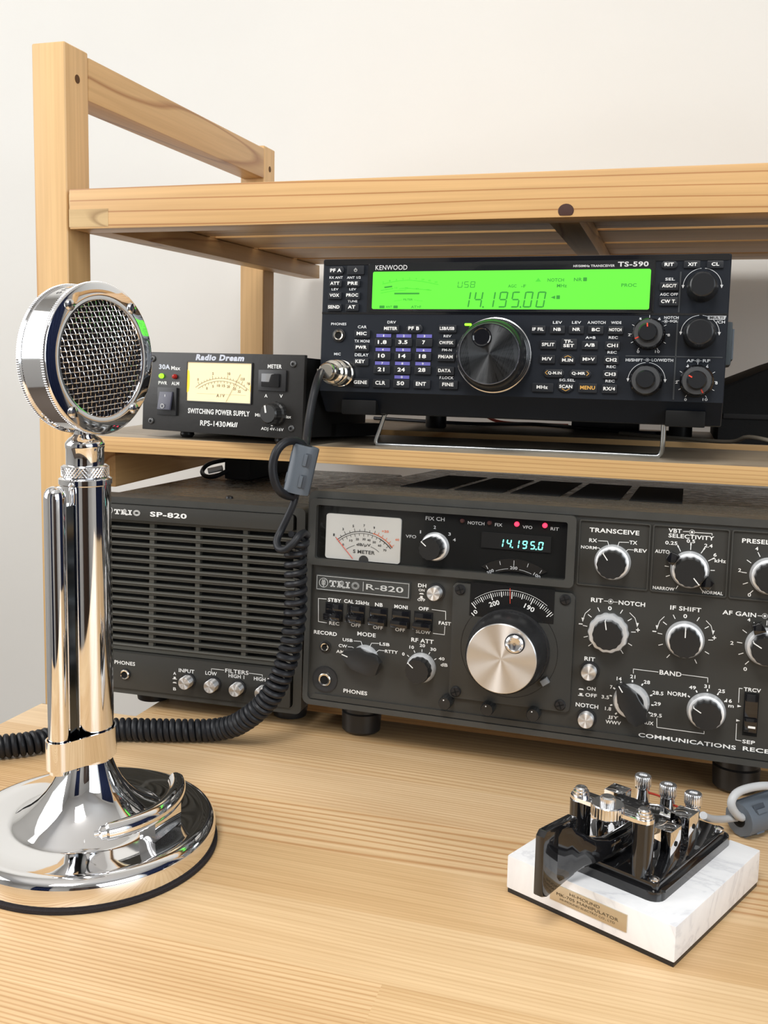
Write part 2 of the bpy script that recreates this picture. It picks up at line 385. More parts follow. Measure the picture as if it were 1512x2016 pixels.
def sevenseg(bm, s, u, v, dw, dh, pitch, t, y, slant=0.10, mi=0):
    """u, v: lower left corner in mm"""
    x = u
    for ch in s:
        if ch == '.':
            cx, cz = x - pitch + dw + (pitch - dw) * 0.5, v
            prism(bm, [((cx - t * .5) * MM, (cz - t * .2) * MM), ((cx + t * .6) * MM, (cz - t * .2) * MM), ((cx + t * .6) * MM, (cz + t) * MM), ((cx - t * .5) * MM, (cz + t) * MM)], y, y + 0.0001, mi); continue
        g = t * 0.35; m_ = v + dh / 2
        R_ = {'a': (0, v + dh - t / 2, 1), 'd': (0, v + t / 2, 1), 'g': (0, m_, 1), 'f': (0, v + dh * .75, 0), 'b': (dw, v + dh * .75, 0), 'e': (0, v + dh * .25, 0), 'c': (dw, v + dh * .25, 0)}
        for k in SEG[ch]:
            ox, cz, hor = R_[k]
            if hor: pts = [(g + t * .3, cz), (g + t * .8, cz + t / 2), (dw - g - t * .8, cz + t / 2), (dw - g - t * .3, cz), (dw - g - t * .8, cz - t / 2), (g + t * .8, cz - t / 2)]
            else:
                cx = t / 2 if ox == 0 else dw - t / 2; L_ = dh / 2 - g
                pts = [(cx, cz + L_ / 2), (cx + t / 2, cz + L_ / 2 - t * .5), (cx + t / 2, cz - L_ / 2 + t * .5), (cx, cz - L_ / 2), (cx - t / 2, cz - L_ / 2 + t * .5), (cx - t / 2, cz + L_ / 2 - t * .5)]
            prism(bm, [((x + a + (b_ - v) * slant) * MM, b_ * MM) for a, b_ in pts], y, y + 0.0001, mi)
        x += pitch
def arc(cx, cz, r, a0, a1, n=24):
    return [((cx + r * cos(D(a0 + (a1 - a0) * i / n))) * MM, (cz + r * sin(D(a0 + (a1 - a0) * i / n))) * MM) for i in range(n + 1)]
def mm(pts): return [(x * MM, z * MM) for x, z in pts]
def disc(bm, u, v, r, y0, y1, n=32, mi=0):
    prism(bm, [((u + r * cos(2 * pi * i / n)) * MM, (v + r * sin(2 * pi * i / n)) * MM) for i in range(n)], y0, y1, mi)
def ringprint(bm, u, v, r, w, y=-0.0001, n=32, mi=0):
    stroke(bm, arc(u, v, r, 0, 360, n), w * MM, y, mi=mi)
def merge(o, b, m, dy=0.0):
    """add printed shapes to the mesh of the part that carries them"""
    me = o.data; me.materials.append(m); k = len(me.materials) - 1
    bb = bmesh.new(); bb.from_mesh(me); mp = {}
    for v in b.verts: mp[v] = bb.verts.new((v.co.x, v.co.y + dy, v.co.z))
    for f in b.faces:
        try:
            g = bb.faces.new([mp[v] for v in f.verts]); g.material_index = k; g.smooth = False
        except ValueError: pass
    bb.to_mesh(me); bb.free(); b.free(); me.update()
    return o
def circ(u, v, r, n=32): return [((u + r * cos(2 * pi * i / n)) * MM, (v + r * sin(2 * pi * i / n)) * MM) for i in range(n)]
def screw(parent, u, v, r, y=0.0, m=None, name='screw'):
    bm = B(); lathe(bm, [(r * MM, 0), (r * MM, 0.0006), (r * 0.8 * MM, 0.0014), (0.0001, 0.0016)], (u * MM, y, v * MM), 'y', 24)
    for a in (D(20), D(110)):
        c, s = cos(a) * r * .62 * MM, sin(a) * r * .62 * MM
        stroke(bm, [(u * MM - c, v * MM - s), (u * MM + c, v * MM + s)], r * .22 * MM, y - 0.00175, mi=1)
    return finish(name, bm, [m or M_BLACK, M_VOID], parent)
def trio(bm, u, v, w, h, y, mi=0):
    """slab serif T R I O, centred"""
    x0 = u - w / 2; z0 = v - h / 2; k = w / 4.35; t = k * 0.27; s = h * 0.20
    def r_(a, b_, c, d): prism(bm, mm([(x0 + a, z0 + c), (x0 + b_, z0 + c), (x0 + b_, z0 + d), (x0 + a, z0 + d)]), y, y + 0.0001, mi)
    r_(0, k, h - s, h); r_(0, s * .8, h - 2 * s, h - s * .9); r_(k - s * .8, k, h - 2 * s, h - s * .9); r_(k / 2 - t / 2, k / 2 + t / 2, 0, h); r_(k / 2 - t * 1.2, k / 2 + t * 1.2, 0, s)
    a = k * 1.12
    r_(a, a + k * .62, h - s, h); r_(a, a + k * .52, 0, s); r_(a + .12 * k, a + .12 * k + t, 0, h); r_(a + .3 * k, a + .66 * k, h * .42, h * .42 + s)
    stroke(bm, arc(x0 + a + .62 * k, z0 + h * .71, h * .21, -90, 90, 10), t * MM, y, mi=mi)
    stroke(bm, mm([(x0 + a + .5 * k, z0 + h * .45), (x0 + a + .86 * k, z0 + s * .45), (x0 + a + 1.02 * k, z0 + s * .45)]), t * .9 * MM, y, mi=mi)
    a = k * 2.32; r_(a, a + k * .62, 0, s); r_(a, a + k * .62, h - s, h); r_(a + k * .31 - t / 2, a + k * .31 + t / 2, 0, h)
    a = k * 3.72; n = 28
    pts = [((x0 + a + (k * .56 - t * .5) * cos(2 * pi * i / n)) * MM, (z0 + h / 2 + (h / 2 - s * .45) * sin(2 * pi * i / n)) * MM) for i in range(n + 1)]
    stroke(bm, pts, t * .95 * MM, y, mi=mi)
def emblem(bm, u, v, r, y, mi=0):
    ringprint(bm, u, v, r, r * .16, y, 28, mi)
    stroke(bm, mm([(u, v - r * .95), (u, v + r * .55)]), r * .14 * MM, y, mi=mi)
    for s in (-1, 1):
        for k, (dz, L_) in enumerate(((-.45, .55), (-.05, .6), (.32, .45))):
            stroke(bm, mm([(u, v + r * (dz - .15)), (u + s * r * L_ * .8, v + r * (dz + .12)), (u + s * r * L_ * .55, v + r * (dz + .36)), (u, v + r * (dz + .12))]), r * .10 * MM, y, mi=mi)

# ------------------------------------------------------------------ printed legends, millimetres on each panel
R_text = [('FIX CH',83.89,127.25,12.06,2.41),('VFO',68.89,115.04,6.79,1.97),('1',74.94,118.4,0.71,1.97),('2',83.89,121.95,1.52,1.96),('3',93.4,118.41,1.62,1.95),('4',96.57,115.1,1.74,1.95),('NOTCH',109.66,126.35,10.26,1.93),('FIX',123.51,126.34,4.49,1.91),('VFO',140.92,126.16,5.84,1.9),('RIT',157.13,126.36,4.87,1.88),('R-820',53.29,80.68,24.27,3.18),('DH',77.21,84.68,5.32,2.33),('ON',76.98,81.75,3.79,1.63),('OFF',77.01,75.58,4.97,1.63),('STBY',19.58,69.69,9.05,2.4),('CAL 25kHz',34.63,69.98,17.08,2.38),('NB',49.46,69.79,5.12,2.37),('MONI',64.06,69.84,8.64,2.35),('OFF',78.79,70.16,6.5,2.21),('REC',19.91,54.68,6.92,2.29),('OFF',34.6,55.04,6.57,2.27),('OFF',49.44,55.09,6.47,2.25),('OFF',64.06,55.25,6.37,2.24),('SLOW',79.06,55.47,9.46,2.22),('FAST',92.7,62.41,7.81,2.2),('RECORD',14.08,47.74,15.82,2.42),('MODE',42.01,49.85,12.3,2.62),('USB',29.49,44.87,6.85,2.04),('CW',26.39,40.67,5.75,2.05),('AM',24.65,36.73,5.39,2.05),('LSB',54.27,44.91,6.68,2.02),('RTTY',58.97,40.59,8.46,2.01),('RF ATT',78.82,49.92,14.44,2.57),('10',72.09,45.05,2.98,2.0),('20',78.95,46.89,3.55,1.99),('30',86.03,45.24,3.76,1.98),('40',91.57,39.94,3.74,1.98),('0',66.87,40.09,1.68,2.0),('dB',93.38,36.31,4.43,2.09),('PHONES',35.94,11.72,16.11,2.53),('NB LEVEL',103.84,6.31,13.06,1.86),('MONITOR',130.99,6.25,11.79,1.84),('TONE',156.38,6.16,6.88,1.81),('TRANSCEIVE',191.34,127.36,28.25,2.68),('RX',179.59,121.15,4.59,2.21),('TX',202.38,121.56,4.47,2.18),('NORM',177.27,116.78,8.97,1.89),('REV',206.7,117.21,7.06,2.1),('VBT',225.15,130.06,7.36,2.39),('SELECTIVITY',233.91,127.39,24.69,2.38),('0.25',223.34,123.05,6.63,2.08),('0.5',233.9,124.92,4.61,2.06),('2.4',243.43,123.06,4.42,2.05),('6',247.23,118.15,1.76,2.05),('kHz',250.2,114.93,6.06,2.05),('AUTO',218.62,117.7,8.03,2.08),('NARROW',220.51,96.39,11.96,1.93),('NORMAL',247.11,96.37,11.02,1.9),('PRESELECTOR',275.99,127.45,30.03,2.55),('4',268.87,123.46,1.57,2.02),('2',260.66,110.56,1.59,2.04),('0',266.48,97.05,1.72,2.04),('RIT',183.59,85.91,6.95,2.55),('NOTCH',203.38,85.82,14.91,2.6),('0',191.15,81.81,2.12,2.38),('+',207.58,70.68,2.16,2.28),('-',174.92,70.8,2.24,0.66),('IF SHIFT',233.17,85.74,16.88,2.56),('0',233.17,81.49,2.02,2.32),('-',216.74,70.87,2.13,0.65),('+',249.4,70.76,2.06,2.23),('AF GAIN',261.82,85.88,17.71,2.52),('4',267.05,82.96,1.58,1.88),('2',258.91,68.8,1.74,2.06),('RIT',181.15,50.41,6.12,2.41),('ON',182.91,32.74,5.08,2.16),('OFF',183.03,28.75,6.67,2.16),('NOTCH',180.96,22.22,13.13,2.5),('BAND',226.92,47.4,12.07,2.75),('14',198.52,40.68,2.81,2.14),('21',206.15,42.87,2.94,2.13),('28',214.18,40.6,3.52,2.12),('28.5',220.63,34.97,6.09,2.2),('29',220.66,28.61,3.8,2.2),('29.5',220.25,21.85,6.47,2.2),('AUX',215.97,16.67,6.28,2.05),('7',194.31,35.19,1.41,2.07),('3.5',191.24,28.75,4.33,2.15),('1.8',193.17,22.03,3.53,2.16),('JJY',196.34,17.07,6.1,2.15),('WWV',196.49,14.19,8.76,2.15),('NORM',231.03,35.75,10.22,2.43),('49',239.29,40.62,3.72,2.09),('31',247.04,42.26,2.95,2.08),('25',254.98,40.55,3.66,2.07),('16',259.23,35.52,3.06,2.07),('m',260.42,32.48,2.91,1.43),('COMMUNICATIONS',237.68,9.0,53.21,2.43),('RECEIVER',281.31,9.28,26.72,2.45),('TRCV',271.1,43.27,8.97,2.21),('SEP',270.83,13.29,6.69,2.15),('0',266.69,54.75,1.87,2.13)]
R_line = [[(13.87,69.97),(8.39,69.8),(8.96,54.73),(14.71,54.49)],[(84.12,70.23),(92.84,69.96),(93.07,64.77)],[(92.79,60.42),(92.67,55.19),(85.59,55.34)],[(33.75,44.75),(38.48,44.92),(39.45,42.51)],[(29.92,40.47),(32.67,40.66),(34.83,39.59)],[(28.18,36.66),(34.07,36.86)],[(50.47,44.96),(45.56,44.64),(44.43,41.89)],[(54.33,40.64),(50.64,40.69),(48.87,39.06)],[(73.19,114.9),(76.87,114.95)],[(76.36,118.5),(79.91,118.54),(80.78,117.45)],[(83.96,120.23),(84.05,118.28)],[(91.41,118.61),(88.51,118.16),(87.63,116.82)],[(94.71,115.07),(91.22,115.03)],[(182.61,121.14),(187.89,121.23),(188.82,118.36)],[(199.83,121.52),(194.39,121.25),(193.55,117.93)],[(202.76,117.29),(199.66,117.36),(198.19,115.7)],[(181.8,116.81),(183.22,116.93),(184.3,115.71)],[(229.5,130.15),(232.86,130.33)],[(235.48,130.05),(244.96,130.13),(245.01,129.19)],[(187.71,85.82),(189.92,85.88)],[(192.84,85.75),(195.19,85.82)],[(271.58,85.71),(273.87,85.79)],[(206.36,44.95),(206.23,47.39),(220.05,47.28)],[(233.35,47.46),(247.21,47.25),(247.35,44.62)],[(220.8,20.05),(221.08,14.76),(246.98,14.64),(246.91,16.0)],[(265.8,43.38),(264.2,43.41),(264.29,35.23)],[(263.89,22.82),(264.04,13.5),(266.82,13.42)],[(179.9,80.18),(177.24,77.42),(176.0,73.4)],[(202.5,80.27),(205.6,77.49),(206.97,73.55)],[(221.76,79.98),(219.46,77.32),(218.14,73.29)],[(244.6,79.97),(247.26,77.46),(248.51,73.61)]]
SP_text = [('SP-820',-98.91,130.12,27.72,3.5),('PHONES',-131.37,22.59,16.2,2.68),('INPUT',-83.67,21.86,11.82,2.63),('LOW',-65.18,22.15,8.57,2.61),('FILTERS',-46.15,25.32,17.09,2.8),('HIGH 1',-46.41,22.08,11.58,2.59),('HIGH 2',-27.92,22.01,11.41,2.57),('A',-92.65,19.22,2.25,2.11),('B',-92.51,8.13,2.25,2.12)]
SP_line = [[(-64.99,23.53),(-65.02,25.4),(-55.66,25.45)],[(-37.14,25.25),(-27.55,25.14),(-27.53,23.91)]]
PS_text = [('Radio Dream',72.49,56.42,43.94,4.59),('30A',20.59,48.6,10.76,3.76),('Max',31.47,47.85,8.71,2.98),('PWR',19.26,36.26,8.54,2.64),('ALM',31.42,36.26,7.45,2.62),('SWITCHING POWER SUPPLY',72.58,16.24,56.44,3.9),('RPS-1430',67.92,7.58,23.49,4.04),('MkII',85.34,7.74,9.33,3.51),('METER',121.09,51.1,11.94,2.81),('A',114.5,29.96,2.7,2.36),('V',127.47,30.2,2.65,2.34),('Min',108.67,15.84,6.02,2.38),('Max',133.4,15.81,6.24,2.34),('ADJ 4V-16V',120.92,6.01,19.34,2.84)]
TS_text = [('KENWOOD',50.56,87.31,22.89,3.34),('PF A',10.13,85.71,8.29,2.48),('ATT',9.7,76.72,6.87,2.27),('PRE',22.92,76.64,7.33,2.26),('VOX',9.69,68.34,7.2,2.28),('PROC',22.91,68.41,8.76,2.26),('SEND',9.55,60.15,8.65,2.38),('AT',22.79,60.17,5.48,2.37),('RX ANT',10.1,80.85,9.96,1.76),('ANT 1/2',23.3,80.74,10.16,1.74),('LEV',9.63,72.69,5.1,1.65),('LEV',22.85,72.63,5.03,1.64),('TUNE',22.96,64.29,7.23,1.65),('PHONES',13.33,48.34,11.4,1.76),('MIC',13.13,27.23,4.99,1.77),('CAR',30.87,46.4,6.54,1.95),('MIC',30.94,41.76,7.41,2.47),('TX MONI',31.04,36.51,11.12,1.96),('PWR',30.99,32.17,7.96,2.37),('DELAY',31.2,26.91,10.15,2.06),('KEY',30.61,22.35,7.1,2.48),('GENE',31.29,7.77,9.84,2.49),('DRV',52.2,49.82,6.19,1.83),('METER',51.95,45.44,9.61,2.24),('PF B',68.48,45.68,7.67,2.43),('1',46.79,40.49,0.75,1.53),('2',61.3,40.44,1.27,1.52),('3',75.93,40.49,1.25,1.51),('1.8',46.22,35.98,6.45,2.66),('3.5',61.16,36.17,6.57,2.64),('7',75.9,36.15,2.09,2.62),('4',46.54,30.86,1.29,1.54),('5',61.17,30.88,1.27,1.53),('6',75.81,30.9,1.25,1.51),('10',46.06,26.55,4.95,2.77),('14',60.92,26.6,5.09,2.75),('18',75.47,26.65,5.02,2.73),('7',46.49,21.42,1.29,1.54),('8',61.03,21.5,1.27,1.53),('9',75.58,21.59,1.26,1.52),('21',46.12,17.1,4.95,2.77),('24',60.67,17.21,5.31,2.75),('28',75.34,17.33,5.24,2.73),('0',60.99,12.12,1.27,1.53),('CLR',45.96,7.74,7.33,2.67),('50',60.53,7.81,5.32,2.76),('ENT',75.11,7.79,7.13,2.64),('LSB/USB',91.88,45.77,10.08,2.2),('REV',92.1,40.67,5.35,1.7),('CW/FSK',91.78,36.16,9.78,2.2),('FM-N',92.1,31.25,6.79,1.7),('FM/AM',91.57,26.63,9.99,2.31),('DATA',91.26,17.27,8.77,2.31),('F.LOCK',92.71,12.38,9.79,1.91),('FINE',94.04,7.88,7.83,2.41),('HF/50MHz TRANSCEIVER',186.98,86.79,26.09,1.51),('TS-590',211.33,87.62,18.9,3.18),('IF FIL',153.15,45.8,7.55,2.13),('LEV',165.45,50.34,5.93,1.73),('NB',165.57,45.8,4.78,2.12),('LEV',177.71,50.42,5.86,1.72),('NR',177.93,45.91,4.91,2.11),('A.NOTCH',190.38,50.5,11.38,1.81),('BC',190.24,45.83,5.04,2.09),('WIDE',202.71,50.48,6.45,1.7),('NOTCH',202.49,45.84,7.74,1.99),('A=B',187.03,40.74,6.37,1.72),('REC',201.36,40.9,5.72,1.71),('SPLIT',160.19,35.88,8.18,2.23),('TF-',173.2,37.98,5.51,2.12),('SET',173.52,35.29,6.84,2.12),('A/B',186.9,35.86,6.37,2.2),('CH1',201.16,35.77,6.84,2.28),('REC',201.1,31.4,5.73,1.71),('M/V',159.97,26.46,6.55,2.23),('M.IN',173.22,25.84,7.04,2.12),('M>V',186.7,26.66,7.7,2.2),('CH2',200.88,26.54,7.03,2.28),('REC',201.01,22.17,5.74,1.71),('<',159.82,17.42,1.93,2.91),('Q-M.IN',165.42,17.16,8.83,2.23),('Q-MR',180.67,17.22,8.7,2.21),('>',186.7,17.36,1.88,2.88),('CH3',200.7,17.3,7.04,2.28),('REC',200.74,12.92,5.75,1.71),('SG.SEL',173.48,12.8,10.19,1.74),('MHz',157.67,7.82,7.36,2.24),('SCAN',172.92,8.63,8.39,2.22),('MENU',186.87,8.24,9.4,2.4),('RX/4',200.53,7.95,7.42,2.29),('RIT',233.21,87.07,5.51,2.12),('XIT',247.07,86.99,5.43,2.11),('CL',260.57,86.91,4.49,2.09),('SEL',234.23,77.99,5.78,1.76),('AGC/T',234.01,73.73,8.72,2.13),('AGC OFF',234.02,68.44,10.86,1.76),('CW T.',234.08,63.98,9.08,2.23),('NOTCH',236.31,53.86,8.72,1.76),('SQL',237.95,51.54,4.8,1.67),('4',217.49,52.92,1.54,1.69),('6',229.21,52.98,1.43,1.68),('2',211.18,42.8,1.46,1.7),('8',235.3,42.86,1.52,1.68),('0',217.21,32.13,1.55,1.69),('10',228.96,32.31,2.88,1.68),('MULTI',263.08,53.89,7.96,1.65),('/CH',265.56,51.25,5.18,1.83),('HI/SHIFT',215.12,26.71,10.58,1.89),('LO/WIDTH',232.3,26.94,12.99,1.87),('AF',249.0,26.97,4.4,1.85),('RF',258.64,27.06,4.36,1.84),('4',247.44,23.32,1.5,1.67),('6',259.28,23.47,1.39,1.66),('2',241.51,13.21,1.42,1.68),('8',265.23,13.27,1.47,1.66),('0',247.5,2.45,1.5,1.68),('10',259.1,2.82,2.97,1.67)]
TS_keys = [('r',10.47,85.7,11.5,5.98),('s',24.75,85.76,12.87,6.56),('s',10.05,76.41,9.74,4.75),('s',23.25,76.43,10.06,4.72),('s',10.03,68.03,10.19,5.18),('s',23.48,67.89,10.51,5.14),('s',9.9,59.84,10.87,5.18),('s',23.13,59.86,10.08,5.15),('s',31.39,41.46,11.76,5.56),('s',31.22,31.87,11.34,5.36),('s',31.17,21.95,11.57,5.37),('s',31.96,7.37,11.8,5.8),('s',52.49,45.14,11.53,5.5),('r',69.01,45.48,11.56,5.66),('s',46.87,35.78,12.67,5.73),('s',61.6,35.87,12.5,5.69),('s',76.23,35.86,11.91,5.65),('s',46.61,26.25,12.47,5.53),('s',61.46,26.4,12.3,5.49),('s',75.9,26.45,11.92,5.46),('s',46.67,16.91,12.48,5.95),('s',61.32,16.92,12.31,5.91),('s',75.98,17.04,11.93,5.87),('s',46.62,7.35,12.71,6.17),('s',61.07,7.52,11.9,6.13),('s',75.75,7.5,12.37,6.08),('s',92.19,45.57,12.74,5.4),('s',92.1,35.86,12.55,5.41),('s',92.0,26.23,12.36,5.62),('s',91.79,16.98,12.79,6.03),('s',94.46,7.59,13.38,6.03),('s',153.45,45.51,9.49,5.43),('s',165.77,45.61,9.95,5.4),('s',177.94,45.62,10.01,5.36),('s',190.26,45.54,10.08,5.33),('s',202.69,45.56,9.95,5.3),('s',160.3,35.69,10.78,5.81),('s',173.67,36.25,10.64,7.31),('s',187.01,35.67,10.5,5.73),('s',201.16,35.58,9.61,5.5),('s',160.18,26.18,10.22,5.82),('u',173.29,26.42,10.08,6.36),('s',186.71,26.47,10.7,5.55),('s',200.99,26.35,9.62,5.51),('r',164.85,17.15,13.44,5.62),('r',181.81,17.15,13.78,5.57),('s',200.71,17.11,9.63,5.52),('s',158.07,7.54,14.32,6.04),('d',172.95,8.05,10.68,6.38),('s',186.98,7.95,12.22,6.34),('s',200.72,7.76,10.01,5.91),('r',233.4,86.88,9.95,4.8),('s',246.9,86.9,10.16,4.77),('s',260.58,86.73,10.02,4.92),('s',233.95,73.26,11.74,5.18),('s',234.18,63.8,11.75,5.56)]
# ------------------------------------------------------------------ the room
SYAW3 = (0, 0, SYAW)
def sobj(o):
    o.location = (SX, SY, 0); o.rotation_euler = SYAW3; return o
def struct(name, bm, m):
    o = finish(name, bm, m, None, smooth=False); sobj(o); o['kind'] = 'structure'; return o
def wallmat():
    m = bpy.data.materials.new('cream_wallpaper'); m.use_nodes = True; N = NT(m); b = m.node_tree.nodes['Principled BSDF']
    tc = N.n('ShaderNodeTexCoord'); n = N.n('ShaderNodeTexNoise', Scale=3.0, Detail=3.0); N.l(tc.outputs['Object'], n.inputs['Vector'])
    N.l(ramp(N, n.outputs['Fac'], [(0.3, (0.75, 0.735, 0.695, 1)), (0.7, (0.79, 0.775, 0.735, 1))]), b.inputs['Base Color'])
    n2 = N.n('ShaderNodeTexNoise', Scale=240.0, Detail=3.0); N.l(tc.outputs['Object'], n2.inputs['Vector'])
    bp = N.n('ShaderNodeBump', Strength=0.10, Distance=0.0006); N.l(n2.outputs['Fac'], bp.inputs['Height']); N.l(bp.outputs['Normal'], b.inputs['Normal'])
    b.inputs['Roughness'].default_value = 0.75
    return m
M_WALL = wallmat()
M_WALL2 = mat('pale_wall_paint', (0.60, 0.59, 0.57), 0.8)
M_FLOOR = mat('brown_floor', (0.13, 0.10, 0.08), 0.5)
M_CEIL = mat('white_ceiling', (0.80, 0.79, 0.77), 0.9)
X0, X1, Y0, Y1, ZF, ZC = -1.35, 2.1, -2.6, 0.56, -0.72, 1.72
b = B(); box(b, X0 - .1, X1 + .1, Y1, Y1 + .1, ZF, ZC); struct('wall_back', b, M_WALL)
b = B(); box(b, X0, X1, Y0, Y1, ZF - .05, ZF); struct('floor', b, M_FLOOR)
b = B(); box(b, X0, X1, Y0, Y1, ZC, ZC + .05); struct('ceiling', b, M_CEIL)
b = B(); box(b, X0 - .1, X1 + .1, Y0 - .1, Y0, ZF, ZC); struct('wall_front', b, M_WALL2)
def window_wall(name, x0, x1, wy0, wy1, wz0, wz1):
    b = B(); box(b, x0, x1, Y0, wy0, ZF, ZC); box(b, x0, x1, wy1, Y1, ZF, ZC); box(b, x0, x1, wy0, wy1, ZF, wz0); box(b, x0, x1, wy0, wy1, wz1, ZC)
    struct(name, b, M_WALL2)
window_wall('wall_left', X0 - .1, X0, -1.35, -0.15, 0.2, 1.4)
window_wall('wall_right', X1, X1 + .1, -2.0, -0.7, 0.15, 1.35)
M_FRAME = mat('white_window_frame', (0.75, 0.75, 0.73), 0.4)
M_SLAT = mat('pale_blind_slat', (0.72, 0.74, 0.76), 0.5)
for i, (xa, ya, yb, za, zb) in enumerate(((X0 - .06, -1.35, -0.15, 0.2, 1.4), (X1 + .02, -2.0, -0.7, 0.15, 1.35))):
    b = B()
    for y in (ya, (ya + yb) / 2 - .02, yb - .04): box(b, xa, xa + .04, y, y + .04, za, zb)
    for z in (za, zb - .04): box(b, xa, xa + .04, ya + .04, (ya + yb) / 2 - .02, z, z + .04); box(b, xa, xa + .04, (ya + yb) / 2 + .02, yb - .04, z, z + .04)
    o = struct('window_%d' % (i + 1), b, M_FRAME)
# unseen navy curtains, added so the chrome has dark bands to reflect
def added_curtain(x0, x1, y, label, along='x'):
    b = B(); n = int((x1 - x0) / .012); pts = []
    rows = []
    for z in (ZF + .08, ZC - .12):
        rows.append([b.verts.new(((x0 + (x1 - x0) * i / n), y + .022 * sin(i * .9), z) if along == 'x' else (y + .022 * sin(i * .9), x0 + (x1 - x0) * i / n, z)) for i in range(n + 1)])
    for i in range(n): b.faces.new((rows[0][i], rows[0][i + 1], rows[1][i + 1], rows[1][i]))
    o = finish('added_curtain', b, mat('navy_added_cloth', (0.012, 0.022, 0.075), 0.8)); md = o.modifiers.new('thickness', 'SOLIDIFY'); md.thickness = .003
    sobj(o); tag(o, label, 'added_curtain'); return o
added_curtain(-0.35, 0.25, Y0 + .05, 'navy drape added behind the camera for the chrome to reflect')
added_curtain(-0.62, 0.45, X1 - .05, 'navy drape added on the unseen right wall for the chrome to reflect', 'y')
b = B(); box(b, .9, 1.9, Y0 + .01, Y0 + .42, ZF, .95, .01); box(b, .93, 1.39, Y0 + .42, Y0 + .44, ZF + .05, .92, .004); box(b, 1.41, 1.87, Y0 + .42, Y0 + .44, ZF + .05, .92, .004)
tag(sobj(finish('added_wardrobe', b, mat('dark_brown_wood', (0.05, 0.028, 0.018), 0.4))), 'dark brown cupboard added out of view for the chrome to reflect', 'added_wardrobe')  # unseen piece, added as a dark shape in the chrome reflections
b = B(); lathe(b, [(.16, ZC - .002), (.16, ZC - .03), (.12, ZC - .05)], (0.30, -1.35, 0), 'z', 40)
tag(sobj(finish('ceiling_lamp', b, mat('opal_lamp', (.8, .8, .78), .4))), 'round white opal lamp on the ceiling', 'lamp')

# ------------------------------------------------------------------ desk (rack frame coordinates)
desk = thing('desk', 'pale laminated pine desk top carrying the radios, microphone and morse key', 'desk', (SX, SY, 0), SYAW3)
b = B()
prism_z(b, [(0.0215, -0.62), (1.05, -0.62), (1.05, -0.0345), (0.135, -0.0345), (0.135, -0.088), (0.0574, -0.0868)], -0.026, 0.0, bev=0.0012)
finish('tabletop', b, M_DESK, desk)
for x, y in ((.07, -.57), (.97, -.57), (.11, -.16), (.97, -.11)):
    b = B(); box(b, x, x + .045, y, y + .045, ZF, -0.026, .002); finish('leg', b, WZ, desk)

# ------------------------------------------------------------------ pine rack
rack = thing('shelf_rack', 'two tier pine slatted rack standing behind the desk against the wall', 'shelf', (SX, SY, 0), SYAW3)
A_, B_, H_, DEP = 0.0292, 0.0327, 0.485, 0.3986
RX = 0.79
def post(x, y, holez=None):
    b = B(); box(b, x, x + A_, y, y + B_, ZF, H_, .0022, 3)
    o = finish('post', b, WZ, rack)
    return o
for x in (0, RX):
    for y in (0, DEP):
        post(x, y)
        for zz in (0.4612,):
            b = B(); s = A_ if x == 0 else 0
            lathe(b, [(.0033, .0005), (.0033, .0013), (.0001, .0013)], (0, 0, 0), 'z', 20)
            for v in b.verts: v.co = Vector((x + s + (v.co.z - .0010 if x == 0 else .0010 - v.co.z), y + .0168 + v.co.y, zz + v.co.x))
            bmesh.ops.recalc_face_normals(b, faces=b.faces[:])
            finish('dowel_hole', b, mat('dowel_hole_brown', (0.10, 0.045, 0.015), 0.8), rack)
for x in (0.003, RX + 0.003):
    b = B(); box(b, x, x + .0262, B_, DEP, .4485, .4818, .002); finish('top_rail', b, WY, rack)
    b = B(); box(b, x, x + .0262, B_, DEP, -.04, -.0132, .002); finish('bottom_rail', b, WY, rack)
zt, zb = .3752, .345
b = B(); box(b, .0328, RX - .002, -.003, .026, zb, zt, .0016); fb_ = finish('front_board', b, WXB, rack)
b = B(); box(b, .0327, .0668, -.00312, .02, zb + .0016, zb + .0148, 0); box(b, .0327, .0336, -.0028, .02, zb + .003, zt - .004); finish('finger_joint', b, wood('end_grain_pine', 0, (0.60, 0.43, 0.22, 1), (0.34, 0.22, 0.10, 1), 7.0, ringscale=60), rack)
M_KNOT = mat('knot_brown', (0.055, 0.022, 0.016), .5)
b = B(); lathe(b, [(.0001, .0), (.0058, 0.0), (.0050, .0008), (.0001, .0010)], (0, 0, 0), 'y', 20)
for v in b.verts: v.co = Vector((.4065 + v.co.x * .95, -.0026 + v.co.y, .3492 + max(v.co.z * .85, -.0030)))
finish('knot', b, M_KNOT, rack)
for ya, yb in ((.030, .098), (.112, .206), (.222, .315), (.3298, .4357), (.448, .520)):
    b = B(); box(b, .0328, RX - .002, ya, yb, .362, zt - .0004, .0012); finish('slat', b, WX, rack)
for x in (.0300, .3926, RX - .026):
    b = B(); box(b, x, x + (.022 if x < .1 else .0205), .0265, .530, zb, .3616, .0012)
    for y in (.099, .207, .316, .437): box(b, x, x + (.022 if x < .1 else .0205), y, y + .011, .3616, .3685)
    finish('support_rail', b, WY, rack)
# shelf the transceiver stands on
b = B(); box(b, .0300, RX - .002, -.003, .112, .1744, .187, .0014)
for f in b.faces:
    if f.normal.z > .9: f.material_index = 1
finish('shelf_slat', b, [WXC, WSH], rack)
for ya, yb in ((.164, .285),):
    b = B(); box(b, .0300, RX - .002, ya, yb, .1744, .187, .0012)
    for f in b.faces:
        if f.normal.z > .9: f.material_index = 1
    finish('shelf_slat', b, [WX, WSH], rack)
for x in (.0300, RX - .026):
    b = B(); box(b, x, x + .021, .030, .520, .142, .1742, .0012); finish('support_rail', b, WY, rack)
